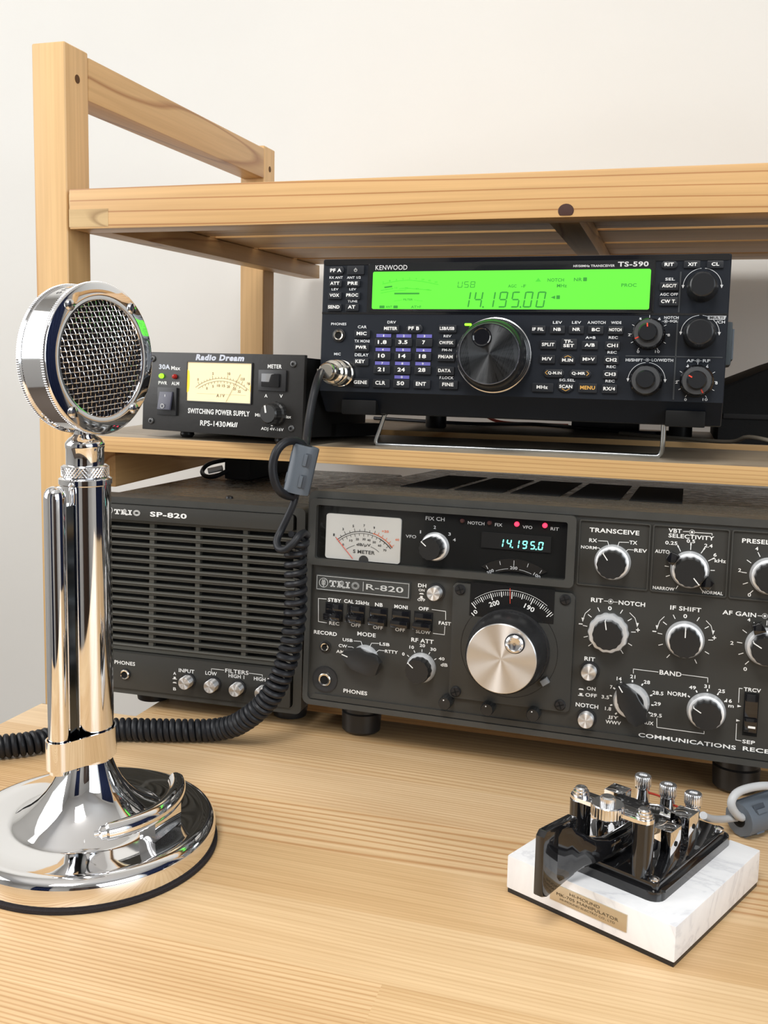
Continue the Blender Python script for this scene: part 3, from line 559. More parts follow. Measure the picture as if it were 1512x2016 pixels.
# tier at desk height that carries the back feet of the radios
b = B(); box(b, .0300, RX - .002, -.003, .090, -.0132, -.0012, .001); finish('lower_slat', b, WXC, rack)
for ya, yb in ((.115, .22), (.25, .37)):
    b = B(); box(b, .0300, RX - .002, ya, yb, -.0132, -.0012, .001); finish('lower_slat', b, WX, rack)

# ------------------------------------------------------------------ receiver (dark vintage, right)
rc = thing('radio_receiver', 'vintage dark grey shortwave receiver with big silver tuning knob and meter', 'radio', (-0.0243, 0.6279, 0.0266), (-D(3.6935), 0, D(-19.1435)))
W, Hh = .333, .140
b = B()
# case shell behind the panel
prism(b, rrect(.0015, W - .0015, .0015, Hh - .0015, .004), .012, .332, bev=.0006)
finish('case', b, [M_TOPCASE], rc)
b = B()
for i in range(5):
    for j in range(1):
        x0 = .034 + i * .040; y0 = .095
        prism_z(b, [(x0, y0), (x0 + .034, y0), (x0 + .034, y0 + .155), (x0, y0 + .155)], Hh - .0014, Hh - .0011)
finish('top_vent', b, M_VOID, rc)
b = B()
o_ = rrect(0, W, 0, Hh, .005); i_ = rrect(.0035, W - .0035, .0035, Hh - .0045, .003)
frame_ring(b, o_, i_, 0, .020)
finish('front_rim', b, M_CASE, rc)
b = B()
box(b, .002, W - .002, .0015, .012, .0035, Hh - .003)
rpan = finish('front_panel', b, M_PANEL, rc)
# lower lip
b = B(); prism(b, mm([(5, 4.2), (328, 4.2), (325, 7.6), (8, 7.6)]), .0002, .004); finish('bottom_lip', b, M_PANEL, rc)
# display bezel
b = B(); o_ = rrect(.0022, .1700, .0924, .1352, .003); i_ = rrect(.0066, .1650, .0966, .1312, .0014)
frame_ring(b, o_, i_, -.0035, .0025); finish('display_bezel', b, M_CASE, rc)
b = B(); box(b, .0064, .1652, .0006, .0014, .0964, .1314); rbk = finish('display_backing', b, mat('smoked_window', (0.012, 0.012, 0.011), 0.12, coat=.4), rc)
# s meter
b = B(); prism(b, rrect(.0129, .0627, .0972, .1260, .0018), -.0012, .0006); sm = finish('signal_meter', b, M_DIAL, rc)
b = B(); mcx, mcz = 38.0, 90.0; yy = -.0014
def P_(r, a): return (mcx + r * cos(D(a)), mcz + r * sin(D(a)))
stroke(b, arc(mcx, mcz, 26.0, 131, 75, 20), .35 * MM, yy); stroke(b, arc(mcx, mcz, 24.8, 131, 42, 24), .22 * MM, yy)
for i in range(13):
    a = 131 - i * 7; stroke(b, mm([P_(24.8, a), P_(23.4 if i % 2 else 23.0, a)]), .22 * MM, yy)
for i in range(9):
    a = 131 - i * 7.2; stroke(b, mm([P_(26.0, a), P_(28.0 if i % 2 == 0 else 27.2, a)]), .25 * MM, yy)
for s, a in (('1', 131), ('3', 117), ('5', 103), ('7', 89), ('9', 76)): q = P_(29.8, a); text(b, s, q[0], q[1], 1.0, 1.6, yy)
for s, a in (('0', 128), ('10', 112), ('20', 100), ('30', 88), ('40', 79), ('50', 69), ('60', 58), ('70', 46)): q = P_(21.2, a); text(b, s, q[0], q[1], 1.0 if len(s) < 2 else 2.1, 1.4, yy)
stroke(b, arc(mcx, mcz, 26, 46, 42, 3), .8 * MM, yy); stroke(b, arc(mcx, mcz, 24.8, 64, 42, 8), .5 * MM, yy)
text(b, 'dB/µV', 38.6, 107.4, 9.5, 2.2, yy); stroke(b, arc(mcx, mcz, 17.6, 128, 108, 6), .2 * MM, yy); stroke(b, arc(mcx, mcz, 17.6, 72, 52, 6), .2 * MM, yy)
text(b, 'S METER', 39.0, 103.0, 14.5, 2.3, yy)
disc(b, 39, 97.6, 3.2, yy, yy + .0001); finish('meter_scale', b, M_BLACKPRINT, sm, False)
b = B(); stroke(b, arc(mcx, mcz, 26.2, 75, 42, 14), .5 * MM, yy - .0001); text(b, '+20', 52.5, 117.2, 4.6, 1.5, yy); text(b, '60', 60.6, 112.6, 2.4, 1.4, yy)
for i in range(5): a = 68 - i * 6.3; stroke(b, mm([P_(26.2, a), P_(28, a)]), .25 * MM, yy)
finish('overload_scale', b, mat('faded_red_print', (0.62, 0.16, 0.08), .5), sm, False)
b = B(); stroke(b, mm([(20.3, 110.7), (31.8, 98.4)]), .35 * MM, yy - .0006); finish('meter_needle', b, M_RED, sm, False)
# sub dial strip and window for the digits
b = B(); pts = arc(134, 72, 34.4, 125, 55, 24) + arc(134, 72, 27.0, 62, 118, 20)
pts = [(x, max(z, .0968)) for x, z in pts]
prism(b, pts, -.0004, .0004); sdl = finish('sub_dial', b, mat('sub_dial_black', (0.006, 0.006, 0.006), .4), rc)
b = B()
for a, L_ in ((120, 2), (105, 2), (90, 3), (75, 2), (60, 2)): stroke(b, mm([(134 + 33.4 * cos(D(a)), 72 + 33.4 * sin(D(a))), (134 + (33.4 - L_) * cos(D(a)), 72 + (33.4 - L_) * sin(D(a)))]), .35 * MM, -.0006)
for s, a in (('300', 119), ('200', 90), ('100', 61)): text(b, s, 134 + 29.0 * cos(D(a)), 72 + 29.0 * sin(D(a)) + (.2 if a != 90 else 0), 4.4, 1.9, -.0006, rot=D(a - 90))
stroke(b, arc(134, 72, 28.4, 112, 97, 6), .25 * MM, -.0006); stroke(b, arc(134, 72, 28.4, 83, 68, 6), .25 * MM, -.0006)
merge(sdl, b, M_GREYPRINT)
b = B(); prism(b, mm([(113.5, 111.9), (155.4, 111.9), (155.4, 121.4), (113.5, 121.4)]), -.0005, .0005); fd = finish('frequency_display', b, M_VOID, rc)
b = B(); sevenseg(b, '14.195.0', 123.9, 113.1, 3.0, 5.0, 4.75, .72, -.0007, .12); finish('display_digit', b, M_CYAN, fd, False)
for i, (u, v) in enumerate(((101.12, 127.3), (117.94, 127.2), (134.53, 127.6), (151.27, 128.0))):
    b = B(); lathe(b, [(1.5 * MM, 0), (1.5 * MM, .001), (1.1 * MM, .0018), (.0001, .0021)], (u * MM, .0006, v * MM), 'y', 20)
    finish('indicator_led', b, M_REDLED if i > 1 else M_LEDOFF, rc)
# badge
b = B(); prism(b, mm([(6.9, 75.6), (69.9, 75.6), (69.9, 86.0), (6.9, 86.0)]), -.0002, .0016); bd = finish('name_badge', b, mat('badge_grey', (.05, .052, .05), .35), rc)
b = B(); q = mm([(7.7, 76.4), (69.1, 76.4), (69.1, 85.2), (7.7, 85.2), (7.7, 76.4)]); stroke(b, q, .32 * MM, -.0005)
trio(b, 26.5, 80.7, 20.6, 4.2, -.0004); stroke(b, mm([(39.1, 83.6), (39.1, 77.9)]), .35 * MM, -.0004); emblem(b, 12.2, 80.8, 2.9, -.0004)
text(b, 'R-820', 53.3, 80.9, 24.6, 3.6, -.0004, bold=.012)
merge(bd, b, mat('badge_silver', (.50, .51, .50), .4))
# sub panels at the upper right
for x0, x1 in ((171.4, 211.8), (213.0, 254.5), (255.6, 297), (298.2, 328)):
    b = B(); o_ = rrect(x0 * MM, x1 * MM, .0942, .1332, .0012); i_ = rrect((x0 + .7) * MM, (x1 - .7) * MM, .0949, .1325, .0009); frame_ring(b, o_, i_, .0002, .002)
    finish('control_frame', b, M_CASE, rc)
def lines_extra(b):
    for q in R_line: stroke(b, mm(q), .32 * MM, -.0001)
    for u, v in ((234.2, 130.1), (191.4, 85.9), (275.2, 85.9)):
        ringprint(b, u, v, 1.35, .28); disc(b, u, v, .7, -.0001, .0001, 14)
    for (u, v) in ((176.0, 73.0), (218.1, 72.9), (207.1, 73.1), (248.6, 73.2)): prism(b, mm([(u - .8, v + 1.6), (u + .8, v + 1.6), (u, v - .9)]), -.0001, .0001)
    # ticks round the knobs
    def ticks(u, v, r0, r1, angs, w_=.42):
        for a in angs: stroke(b, mm([(u + r0 * cos(D(a)), v + r0 * sin(D(a))), (u + r1 * cos(D(a)), v + r1 * sin(D(a)))]), w_ * MM)
    ticks(78.8, 32.6, 10.4, 11.6, (143, 116, 90, 64, 37))
    ticks(234, 108.5, 11.6, 13.6, (90, 60, 118, 31)); ticks(234, 108.5, 11.5, 13.4, (3, 176, 202, 240, 148, 303))
    ticks(234, 108.5, 14.2, 15.0, (90, 60, 118, 31), .7)
    ticks(191.3, 68.2, 12.8, 15.0, (118, 62, 145, 35, 173, 4, 200, -28, 222, -55)); ticks(233.7, 68.2, 12.8, 15.0, (118, 62, 145, 35, 173, 4, 200, -28, 232, -62))
    ticks(276.2, 108.5, 12.0, 14.4, (117, 146, 176, 203, 228, 90)); ticks(276.5, 68.5, 12.4, 14.8, (90, 117, 146, 176, 203, 228))
    ticks(206.1, 28.3, 11.6, 12.2, (148, 172, 199, 226, 122, 90, 62, 24, -4, -28), .8)
    ticks(247.4, 27.8, 11.9, 12.6, (143, 118, 90, 62, 36), .7)
    for (u, v) in ((177.1, 31.6), (77.0, 79.4)): prism(b, mm([(u - 1.6, v - .3), (u + 1.6, v - .3), (u + .9, v + .5), (u - .9, v + .5)]), -.0001, .0001)
    for (u, v) in ((177.1, 28.5), (77.0, 77.3)): prism(b, mm([(u - 1.6, v - .9), (u + 1.6, v - .9), (u + 1.6, v - .5), (u + .8, v - .5), (u + .8, v + .8), (u - .8, v + .8), (u - .8, v - .5), (u - 1.6, v - .5)]), -.0001, .0001)
    for (u, v) in ((264.8, 33.1), (264.6, 24.8)): prism(b, mm([(u - 1, v + .7), (u + 1.1, v), (u - 1, v - .7)]), -.0001, .0001)
    for u, v in ((97.5, 9.6), (123.7, 9.3), (151.4, 9.5)): disc(b, u, v, .25, -.0001, .0001, 8)
T_disp = [t for t in R_text[:10]]; T_rest = [t for t in R_text[10:] if t[0] not in ('R-820', 'VBT')]
b = B()
for q in T_rest + [('VBT', 225.0, 130.25, 7.2, 2.4)]: text(b, *q, .0013, .024)
merge(rpan, b, M_WHITE)
b = B(); lines_extra(b)
for v in b.verts: v.co.y += .00145
merge(rpan, b, M_WHITE)
b = B()
for s, u, v, w_, h_ in T_disp: text(b, s, u, v, w_, h_, .0004, .01)
merge(rbk, b, M_GREYPRINT)
PY = .0015
def knob(parent, u, v, rs, rcap, L_, ang, name='control_knob', skirt=M_SKIRT, mark=True, sc=14, ringscallop=False):
    c = (u * MM, PY, v * MM); b = B(); rs, rcap, L_ = rs * MM, rcap * MM, L_ * MM
    if ringscallop: lathe(b, [(rs * .97, 0), (rs, .0008), (rs, .0052), (rs * .95, .0066), (rcap * 1.02, .0068)], c, 'y', 96, scallop=14, sc_amp=.022)
    else: lathe(b, [(rs, 0), (rs, .0012), (rs * .90, .0040), (rcap * 1.02, .0046)], c, 'y', 64)
    o = finish(name, b, skirt, parent)
    b = B(); lathe(b, [(rcap * 1.0, .0040), (rcap, .0046), (rcap * .965, L_ - .0008), (rcap * .93, L_)], c, 'y', 84, scallop=sc, sc_amp=.022); cp = finish('knob_cap', b, M_KNOB, o)
    if mark:
        a = D(ang); b = B(); stroke(b, [(c[0] + rcap * .45 * cos(a), c[2] + rcap * .45 * sin(a)), (c[0] + rcap * .90 * cos(a), c[2] + rcap * .90 * sin(a))], .00055, PY - L_ - .0001)
        k = .0001
        prism(b, [(c[0] + rcap * .88 * cos(a) + sin(a) * .0003, c[2] + rcap * .88 * sin(a) - cos(a) * .0003), (c[0] + rcap * .88 * cos(a) - sin(a) * .0003, c[2] + rcap * .88 * sin(a) + cos(a) * .0003), (c[0] + rcap * 1.01 * cos(a) - sin(a) * .0003, c[2] + rcap * 1.01 * sin(a) + cos(a) * .0003), (c[0] + rcap * 1.01 * cos(a) + sin(a) * .0003, c[2] + rcap * 1.01 * sin(a) - cos(a) * .0003)], PY - L_ - .0001, PY - .0075)
        finish('pointer_line', b, M_WHITE, cp, False)
    return o
knob(rc, 84.6, 109.9, 9.0, 6.9, 16, 140)
knob(rc, 78.9, 32.9, 9.4, 7.8, 12, 140)
knob(rc, 191.3, 109.2, 10.4, 8.1, 15, 125)
knob(rc, 276.2, 108.6, 10.4, 8.1, 15, 60)
knob(rc, 191.2, 67.8, 11.4, 8.6, 13, 100, ringscallop=True)
knob(rc, 233.7, 68.0, 10.7, 8.4, 13, 90)
knob(rc, 247.4, 27.9, 10.6, 8.2, 12, 150)
def lever_knob(u, v, rs, rcap, L_, ang, tabs):
    o = knob(rc, u, v, rs, rcap, L_, ang)
    for ta in tabs:
        b = B(); a = D(ta); pts = [(-3.3, rs - 1.5), (3.3, rs - 1.5), (2.6, rs + 3.8), (-2.6, rs + 3.8)]
        pts = [((u + x * sin(a) + r_ * cos(a)) * MM, (v - x * cos(a) + r_ * sin(a)) * MM) for x, r_ in pts]
        prism(b, pts, PY - .009, PY - .0015, bev=.0008); finish('lever_tab', b, M_GLOSS, o)
    return o
lever_knob(234.1, 108.6, 10.6, 8.2, 15, -50, (146, -33))
lever_knob(276.5, 68.6, 10.8, 8.2, 14, 150, (112,))
def bar_knob(u, v, rs, ang, half, wid, L_):
    b = B(); c = (u * MM, PY, v * MM); lathe(b, [(rs * MM, 0), (rs * MM, .0012), (rs * .9 * MM, .004), (rs * .6 * MM, .0045)], c, 'y', 64); o = finish('selector_knob', b, M_SKIRT, rc)
    b = B(); a = D(ang); pts = [(half, -wid * .18), (half, wid * .18), (half * .35, wid * .55), (-half * .6, wid * .55), (-half * .95, wid * .32), (-half * .95, -wid * .32), (-half * .6, -wid * .55), (half * .35, -wid * .55)]
    tr = lambda x, z: ((u + x * cos(a) - z * sin(a)) * MM, (v + x * sin(a) + z * cos(a)) * MM)
    prism(b, [tr(*p_) for p_ in pts], PY - L_ * MM, PY - .004, bev=.0012); lathe(b, [(rs * .7 * MM, .002), (rs * .7 * MM, .006)], c, 'y', 32)
    k = finish('pointer_bar', b, M_KNOB, o)
    b = B(); stroke(b, [tr(half * .70, 0), tr(half * .98, 0)], .0006, PY - L_ * MM - .0001); finish('pointer_line', b, M_WHITE, k, False)
bar_knob(41.7, 34.2, 8.9, 163, 12.8, 12.4, 11)
bar_knob(206.1, 28.3, 10.3, 123, 12.8, 10.8, 11)
def spun_button(parent, u, v, r, L_, y0=PY, name='push_button', m=M_SPUN_SMALL):
    b = B(); lathe(b, [(r * 1.28 * MM, -.0005), (r * 1.28 * MM, .0011), (r * 1.08 * MM, .0013), (r * 1.08 * MM, .0002)], (u * MM, y0, v * MM), 'y', 32); o = finish('button_collar', b, M_BLACK, parent)
    # button centred on its own origin so that the spun face streaks round it
    b = B(); lathe(b, [(r * MM, 0), (r * MM, L_ * MM - .0005), (r * .93 * MM, L_ * MM), (.0001, L_ * MM)], (0, 0, 0), 'y', 40)
    k = finish(name, b, m, parent); k.location = (u * MM, y0, v * MM); return k
spun_button(rc, 86.4, 81.4, 4.3, 8); spun_button(rc, 181.4, 43.3, 4.4, 7); spun_button(rc, 181.1, 14.8, 4.5, 7)
# paddle switches
for u in (19.6, 34.4, 49.5, 64.4, 78.9):
    b = B(); box(b, (u - 6.1) * MM, (u + 6.1) * MM, PY - .0002, .006, .0563, .0683); o = finish('switch_opening', b, M_VOID, rc)
    b = B(); box(b, (u - 5.6) * MM, (u + 5.6) * MM, -.0045, .002, .0575, .0618, .0008); box(b, (u - 5.6) * MM, (u + 5.6) * MM, .0005, .003, .0618, .0672, .0004); finish('switch_paddle', b, M_GLOSS, o)
def jack(parent, u, v, ro, ri, metal=True, y0=PY):
    b = B(); lathe(b, [(ro * MM, 0), (ro * MM, .0008), (ro * .82 * MM, .0010), (ri * 1.5 * MM, .0004)], (u * MM, y0, v * MM), 'y', 48); o = finish('jack_socket', b, M_BLACK, parent)
    b = B(); lathe(b, [(ri * 1.45 * MM, 0), (ri * 1.45 * MM, .0016), (ri * 1.3 * MM, .0020), (ri * MM, .0018), (ri * MM, .0001)], (u * MM, y0, v * MM), 'y', 40, cap=False); finish('jack_ring', b, M_NICKEL, o)
    b = B(); disc(b, u, v, ri * 1.02, y0 - .0009, y0 - .0006, 24); finish('jack_hole', b, M_VOID, o)
jack(rc, 14.4, 38.8, 3.9, 1.9); jack(rc, 15.0, 17.4, 8.6, 2.9)
for u, v in ((96.6, 14.5), (122.8, 14.2), (150.5, 14.6)):
    b = B(); lathe(b, [(4.1 * MM, 0), (4.0 * MM, .008), (3.5 * MM, .0092)], (u * MM, PY, v * MM), 'y', 36, scallop=18, sc_amp=.02); o = finish('trim_knob', b, M_KNOB, rc)
    b = B(); disc(b, u - .6, v + 2.2, .4, PY - .0094, PY - .0090, 12); finish('pointer_dot', b, M_WHITE, o, False)
# main dial plate
b = B(); prism(b, rrect(.0975, .1712, .0172, .0890, .003), -.0012, .0016, bev=.0006); dp = finish('dial_plate', b, M_PANEL, rc)
for u, v in ((102.0, 84.9), (165.6, 84.9), (102.0, 21.3), (165.6, 21.3)): screw(rc, u, v, 3.3, -.0012)
UC, VC = 133.3, 51.2
b = B(); prism(b, mm([(108.3, 69.6), (159.3, 69.6), (159.3, 90.2), (108.3, 90.2)]), -.0015, -.0011); dw = finish('dial_window', b, mat('dial_window_black', (.012, .012, .012), .18, coat=.4), dp)
b = B(); yy = -.0017
lim = lambda x, z: 108.8 < x < 158.8 and z > 70.0
for i in range(-40, 41):
    a = 90 - 1.0 - i * 2.16; major = (i % 10 == 0); half_ = (i % 5 == 0)
    r0, r1 = 35.2, (31.4 if major else 32.4 if half_ else 33.0)
    q0 = (UC + r0 * cos(D(a)), VC + r0 * sin(D(a))); q1 = (UC + r1 * cos(D(a)), VC + r1 * sin(D(a)))
    if lim(*q0) and lim(*q1): stroke(b, mm([q1, q0]), (.5 if major or half_ else .28) * MM, yy)
stroke(b, [p_ for p_ in arc(UC, VC, 36.3, 127, 53, 30)], .18 * MM, yy)
for s, a in (('200', 110), ('190', 67)):
    text(b, s, UC + 29.0 * cos(D(a)), VC + 29.0 * sin(D(a)), 6.4, 3.0, yy, rot=D(a - 90))
text(b, '10', 111.6, 71.6, 3.6, 2.6, yy, rot=D(48))
finish('dial_scale', b, M_WHITE, dw, False)
b = B(); stroke(b, mm([(132.6, 88.6), (133.0, 79.5)]), .3 * MM, yy - .0002); finish('dial_index', b, M_RED, dw, False)
b = B(); lathe(b, [(24.8 * MM, 0), (24.8 * MM, .0018), (24.2 * MM, .0026), (23.2 * MM, .0028)], (UC * MM, -.0012, VC * MM), 'y', 96); finish('dial_ring', b, M_BLACK, dp)
b = B(); prism(b, mm([(155.2, 31.8), (159.0, 34.6), (157.0, 37.6), (153.2, 34.8)]), -.0046, -.0015, bev=.0004); finish('brake_tab', b, mat('grey_plastic_tab', (.22, .23, .24), .4), dp)
b = B(); lathe(b, [(23.4 * MM, 0), (23.0 * MM, .013), (22.0 * MM, .020), (20.9 * MM, .0225)], (UC * MM, -.003, VC * MM), 'y', 120, scallop=60, sc_amp=.006); tk = finish('tuning_knob', b, M_BLACK, rc)
b = B(); lathe(b, [(20.5 * MM, .0215), (20.5 * MM, .0236), (20.1 * MM, .0240), (.0001, .0240)], (0, 0, 0), 'y', 96); f_ = finish('knob_face', b, M_SPUN, tk); f_.location = (UC * MM, -.003, VC * MM)
b = B(); lathe(b, [(5.9 * MM, 0), (5.9 * MM, .0006), (5.3 * MM, .0008)], (0, 0, 0), 'y', 40); lathe(b, [(.0052, .0006), (.0052, .0020), (.0040, .0026), (.0024, .0018), (.0001, .0020)], (0, 0, 0), 'y', 40, mi=1); f_ = finish('finger_dimple', b, [M_BLACK, M_CHROME_DULL], tk); f_.location = ((UC + 7.6) * MM, -.0270, (VC + 9.9) * MM)
b = B(); stroke(b, arc(UC, VC, 29.4, 140, 400, 60), .35 * MM, -.0013); finish('dial_groove', b, M_BLACK, dp, False)
# slide switch
b = B(); box(b, .2671, .2749, PY - .0002, .006, .0168, .0417); sl = finish('slide_switch_slot', b, M_VOID, rc)
b = B(); box(b, .2676, .2744, -.0016, .004, .0195, .0275, .0006); box(b, .2676, .2744, -.0002, .004, .0275, .041, .0003); s2_ = finish('slide_lever', b, M_GLOSS, sl)
b = B(); prism(b, mm([(269.8, 22.1), (273.6, 22.1), (273.6, 23.3), (269.8, 23.3)]), -.0018, -.0012); finish('slide_mark', b, M_WHITE, s2_)
# window divider lines beside the dial plate brackets
for u, v in ((30, 24), (267, 20), (30, 300), (300, 300)):
    hgt = .0242 if v < 100 else .0062
    b = B(); lathe(b, [(.0125, 0.001), (.0125, -.010), (.0135, -.011), (.0130, -hgt + .0015), (.0115, -hgt)] if v < 100 else [(.012, .001), (.012, -hgt)], (u * MM, (v + 12) * MM, 0), 'z', 40); finish('foot', b, M_BLACK, rc)

# ------------------------------------------------------------------ external speaker (left)
sp = thing('external_speaker', 'dark grey slotted speaker cabinet beside the vintage receiver', 'speaker', (-0.0258, 0.6472, 0.0112), (-D(2.13), 0, D(-16.03)))
WS = .163
b = B(); prism(b, rrect(-WS + .0012, -.0012, .0012, .1388, .003), .014, .30, bev=.0005); finish('case', b, M_TOPCASE, sp)
b = B(); o_ = rrect(-WS, 0, 0, .1405, .004); i_ = rrect(-WS + .006, -.006, .004, .1360, .003); frame_ring(b, o_, i_, .0005, .026); finish('front_rim', b, M_CASE, sp)
b = B(); box(b, -WS + .005, -.005, .0088, .0130, .005, .134); finish('grille_backing', b, M_VOID, sp)
# name band
b = B(); prism(b, rrect(-WS + .0075, -.0078, .1250, .1356, .0012), -.0012, .016, bev=.0006); nb = finish('name_band', b, M_PANEL, sp)
b = B(); trio(b, -130.4, 130.15, 20.4, 3.5, -.0014); emblem(b, -144.6, 130.9, 2.6, -.0014)
for s, u, v, w_, h_ in SP_text[:1]: text(b, s, u, v, w_, h_, -.0014, .03)
merge(nb, b, M_WHITE)
# slotted grille: 16 rows by 4 columns, one plate with real openings
b = B(); xs = [-WS + .007]; cx_ = [(-149.5, -115.8), (-112.2, -80.7), (-77.3, -45.6), (-42.2, -9.0)]
rows = [120.9 - i * 5.63 for i in range(16)]; sh = 2.75; zs = [32.2]
z_edges = []
top = 125.0
allz = sorted([r_ - sh / 2 for r_ in rows] + [r_ + sh / 2 for r_ in rows])
ze = [30.4] + allz + [125.0]
xe = [-WS * 1000 + 7.0]
for a_, c_ in cx_: xe += [a_, c_]
xe += [-7.0]
yf, yb = .0035, .0085
# horizontal bars between slot rows
for i in range(0, len(ze), 2):
    z0, z1 = ze[i], ze[i + 1]; box(b, xe[0] * MM, xe[-1] * MM, yf, yb, z0 * MM, z1 * MM, .0004, 1)
# uprights
for i in range(0, len(xe), 2):
    x0, x1 = xe[i], xe[i + 1]; box(b, x0 * MM, x1 * MM, yf + .0008, yb, ze[0] * MM, ze[-1] * MM)
finish('grille', b, mat('grille_olive_grey', (.066, .064, .054), .45), sp)
# thin bright lip on each louvre
b = B()
for r_ in rows: box(b, xe[0] * MM, xe[-1] * MM, yf - .0010, yf + .0004, (r_ - sh / 2 - 1.3) * MM, (r_ - sh / 2 - .25) * MM, .0003, 1)
finish('louvre_rib', b, mat('louvre_edge_grey', (.085, .083, .072), .4), sp)
b = B(); prism(b, rrect(-WS + .0075, -.0075, .0042, .0300, .0012), -.0012, .016, bev=.0006); bp_ = finish('control_strip', b, M_PANEL, sp)
b = B()
for s, u, v, w_, h_ in SP_text[1:]: text(b, s, u, v, w_, h_, -.0014, .016)
for q in SP_line: stroke(b, mm(q), .3 * MM, -.0014)
for u, v in ((-92.6, 15.9),): prism(b, mm([(u - 1.6, v - .9), (u + 1.6, v - .9), (u + 1.6, v - .5), (u + .8, v - .5), (u + .8, v + .8), (u - .8, v + .8), (u - .8, v - .5), (u - 1.6, v - .5)]), -.0014, -.001)
prism(b, mm([(-94.2, 12.2), (-91.0, 12.2), (-91.7, 13.0), (-93.5, 13.0)]), -.0014, -.001)
merge(bp_, b, M_WHITE)
jack(sp, -130.8, 14.5, 4.0, 2.4, y0=-.0012)
for u, v in ((-82.1, 15.2), (-63.1, 14.8), (-44.6, 14.4), (-25.9, 14.3)): spun_button(sp, u, v, 4.3, 8.0, y0=-.0012)
for x, y in ((-.1234, .028), (-.0170, .028)):
    b = B(); lathe(b, [(.0115, 0.001), (.0125, -.004), (.0115, -.0101)], (x, y, 0), 'z', 36); finish('foot', b, M_BLACK, sp)
screw(sp, -72, 0, .1, 0) if False else None
b = B(); lathe(b, [(.0028, .1388), (.0026, .1402), (.001, .1408)], (-.072, .043, 0), 'z', 20); finish('case_screw', b, M_BLACK, sp)

# ------------------------------------------------------------------ power supply
pw = thing('power_supply', 'small black bench power supply with lit yellow meter on the rack shelf', 'power supply', (-0.1564, 0.7715, 0.1929), (-D(2.9758), 0, D(-29.4656)))
b = B(); box(b, 0, .1461, 0, .0035, 0, .0597, .0006); ppan = finish('front_panel', b, M_ALU, pw)
b = B(); prism_z(b, [(.002, .0035), (.1440, .0035), (.1440, .052), (.1160, .150), (.002, .150)], .0015, .0580, bev=.001); finish('case', b, M_TSBODY, pw)
b = B(); prism_z(b, [(.1430, .045), (.1440, .045), (.1440, .125), (.1210, .125)], .0012, .0110); finish('base_tray', b, M_TSBODY, pw)
b = B(); Y_ = -.00012
for s, u, v, w_, h_ in PS_text:
    if s in ('Radio Dream', 'SWITCHING POWER SUPPLY', 'MkII', '30A'): continue
    text(b, s, u, v, w_, h_, Y_, .018)
t = {q[0]: q for q in PS_text}
q = t['SWITCHING POWER SUPPLY']; text(b, q[0], *q[1:], Y_, .028)
q = t['MkII']; text(b, q[0], *q[1:], Y_, .035, .25)
merge(ppan, b, M_WHITE)
b = B(); q = t['Radio Dream']; text(b, q[0], q[1], q[2], q[3], q[4], Y_, .055, .22); q = t['30A']; text(b, '30A', *q[1:], Y_, .04); merge(ppan, b, mat('pale_blue_print', (.55, .58, .66), .4))
M_STEELSC = mat('black_hex_screw', (.10, .10, .10), .35, .7)
for u, v in ((136.9, 53.2), (8.9, 6.8), (137.2, 7.6), (8.9, 54.6)):
    b = B(); lathe(b, [(2.5 * MM, 0), (2.5 * MM, .0007), (2.0 * MM, .0012), (.0012, .0013)], (u * MM, 0, v * MM), 'y', 24, mi=0); disc(b, u, v, 1.2, -.0014, -.0012, 6, mi=1); finish('screw', b, [M_STEELSC, M_VOID], pw)
# lit meter
b = B(); prism(b, mm([(43.3, 23.7), (101.6, 23.7), (101.4, 52.8), (43.1, 52.8)]), -.0004, .0002); mt = finish('lit_meter', b, M_WARM, pw, False)
b = B(); frame_ring(b, rrect(.0424, .1024, .0230, .0535, .0008), rrect(.0432, .1016, .0238, .0527, .0003), -.0012, .0005); finish('meter_frame', b, M_BLACK, mt)
b = B(); prism(b, arc(43.4, 38.5, 3.0, 90, -90, 10) if False else mm([(43.3, 30), (44.6, 31), (45.2, 35), (45.2, 42), (44.6, 46), (43.3, 47)]), -.0008, -.0004); prism(b, mm([(101.5, 31), (100.9, 33), (100.9, 36), (101.5, 38)]), -.0008, -.0004); finish('amber_lamp', b, M_AMBER, mt, False)
b = B(); yy = -.0006; qx, qz, qr = 75.0, -1.0, 42.3
PP = lambda r, a: (qx + r * cos(D(a)), qz + r * sin(D(a)))
stroke(b, arc(qx, qz, 42.3, 124, 55, 24), .22 * MM, yy); stroke(b, arc(qx, qz, 40.3, 122, 57, 24), .22 * MM, yy)
for i in range(17): a = 119 - i * 3.6; stroke(b, mm([PP(42.3, a), PP(44.8 if i % 5 == 0 else 43.4, a)]), .2 * MM, yy)
for i in range(13): a = 116 - i * 4.2; stroke(b, mm([PP(40.3, a), PP(38.9, a)]), .2 * MM, yy)
for s, a in (('0', 118), ('5', 100), ('10', 82), ('13.8', 66), ('16', 60)): g_ = PP(46.3 if s != '16' else 45.5, a); text(b, s, g_[0] + (1.5 if s == '16' else 0), g_[1], 1.2 * len(s.replace('.', '')), 2.0, yy)
for s, a in (('0', 111), ('5', 102), ('10', 94), ('15', 87), ('20', 80), ('25', 71), ('32', 64)): g_ = PP(37.0, a); text(b, s, g_[0], g_[1], 1.3 * len(s), 1.9, yy)
text(b, 'A / V', 74.5, 28.6, 7.5, 2.4, yy); text(b, 'A', 97.4, 33.6, 1.4, 1.7, yy); text(b, 'V', 99.6, 37.6, 1.4, 1.7, yy); stroke(b, mm([(79.8, 24.2), (92.0, 44.6)]), .22 * MM, yy - .0003)
stroke(b, mm([(52.5, 29.6), (97, 29.6)]), .05 * MM, yy); finish('meter_scale', b, mat('brown_print', (.16, .11, .05), .5), mt, False)
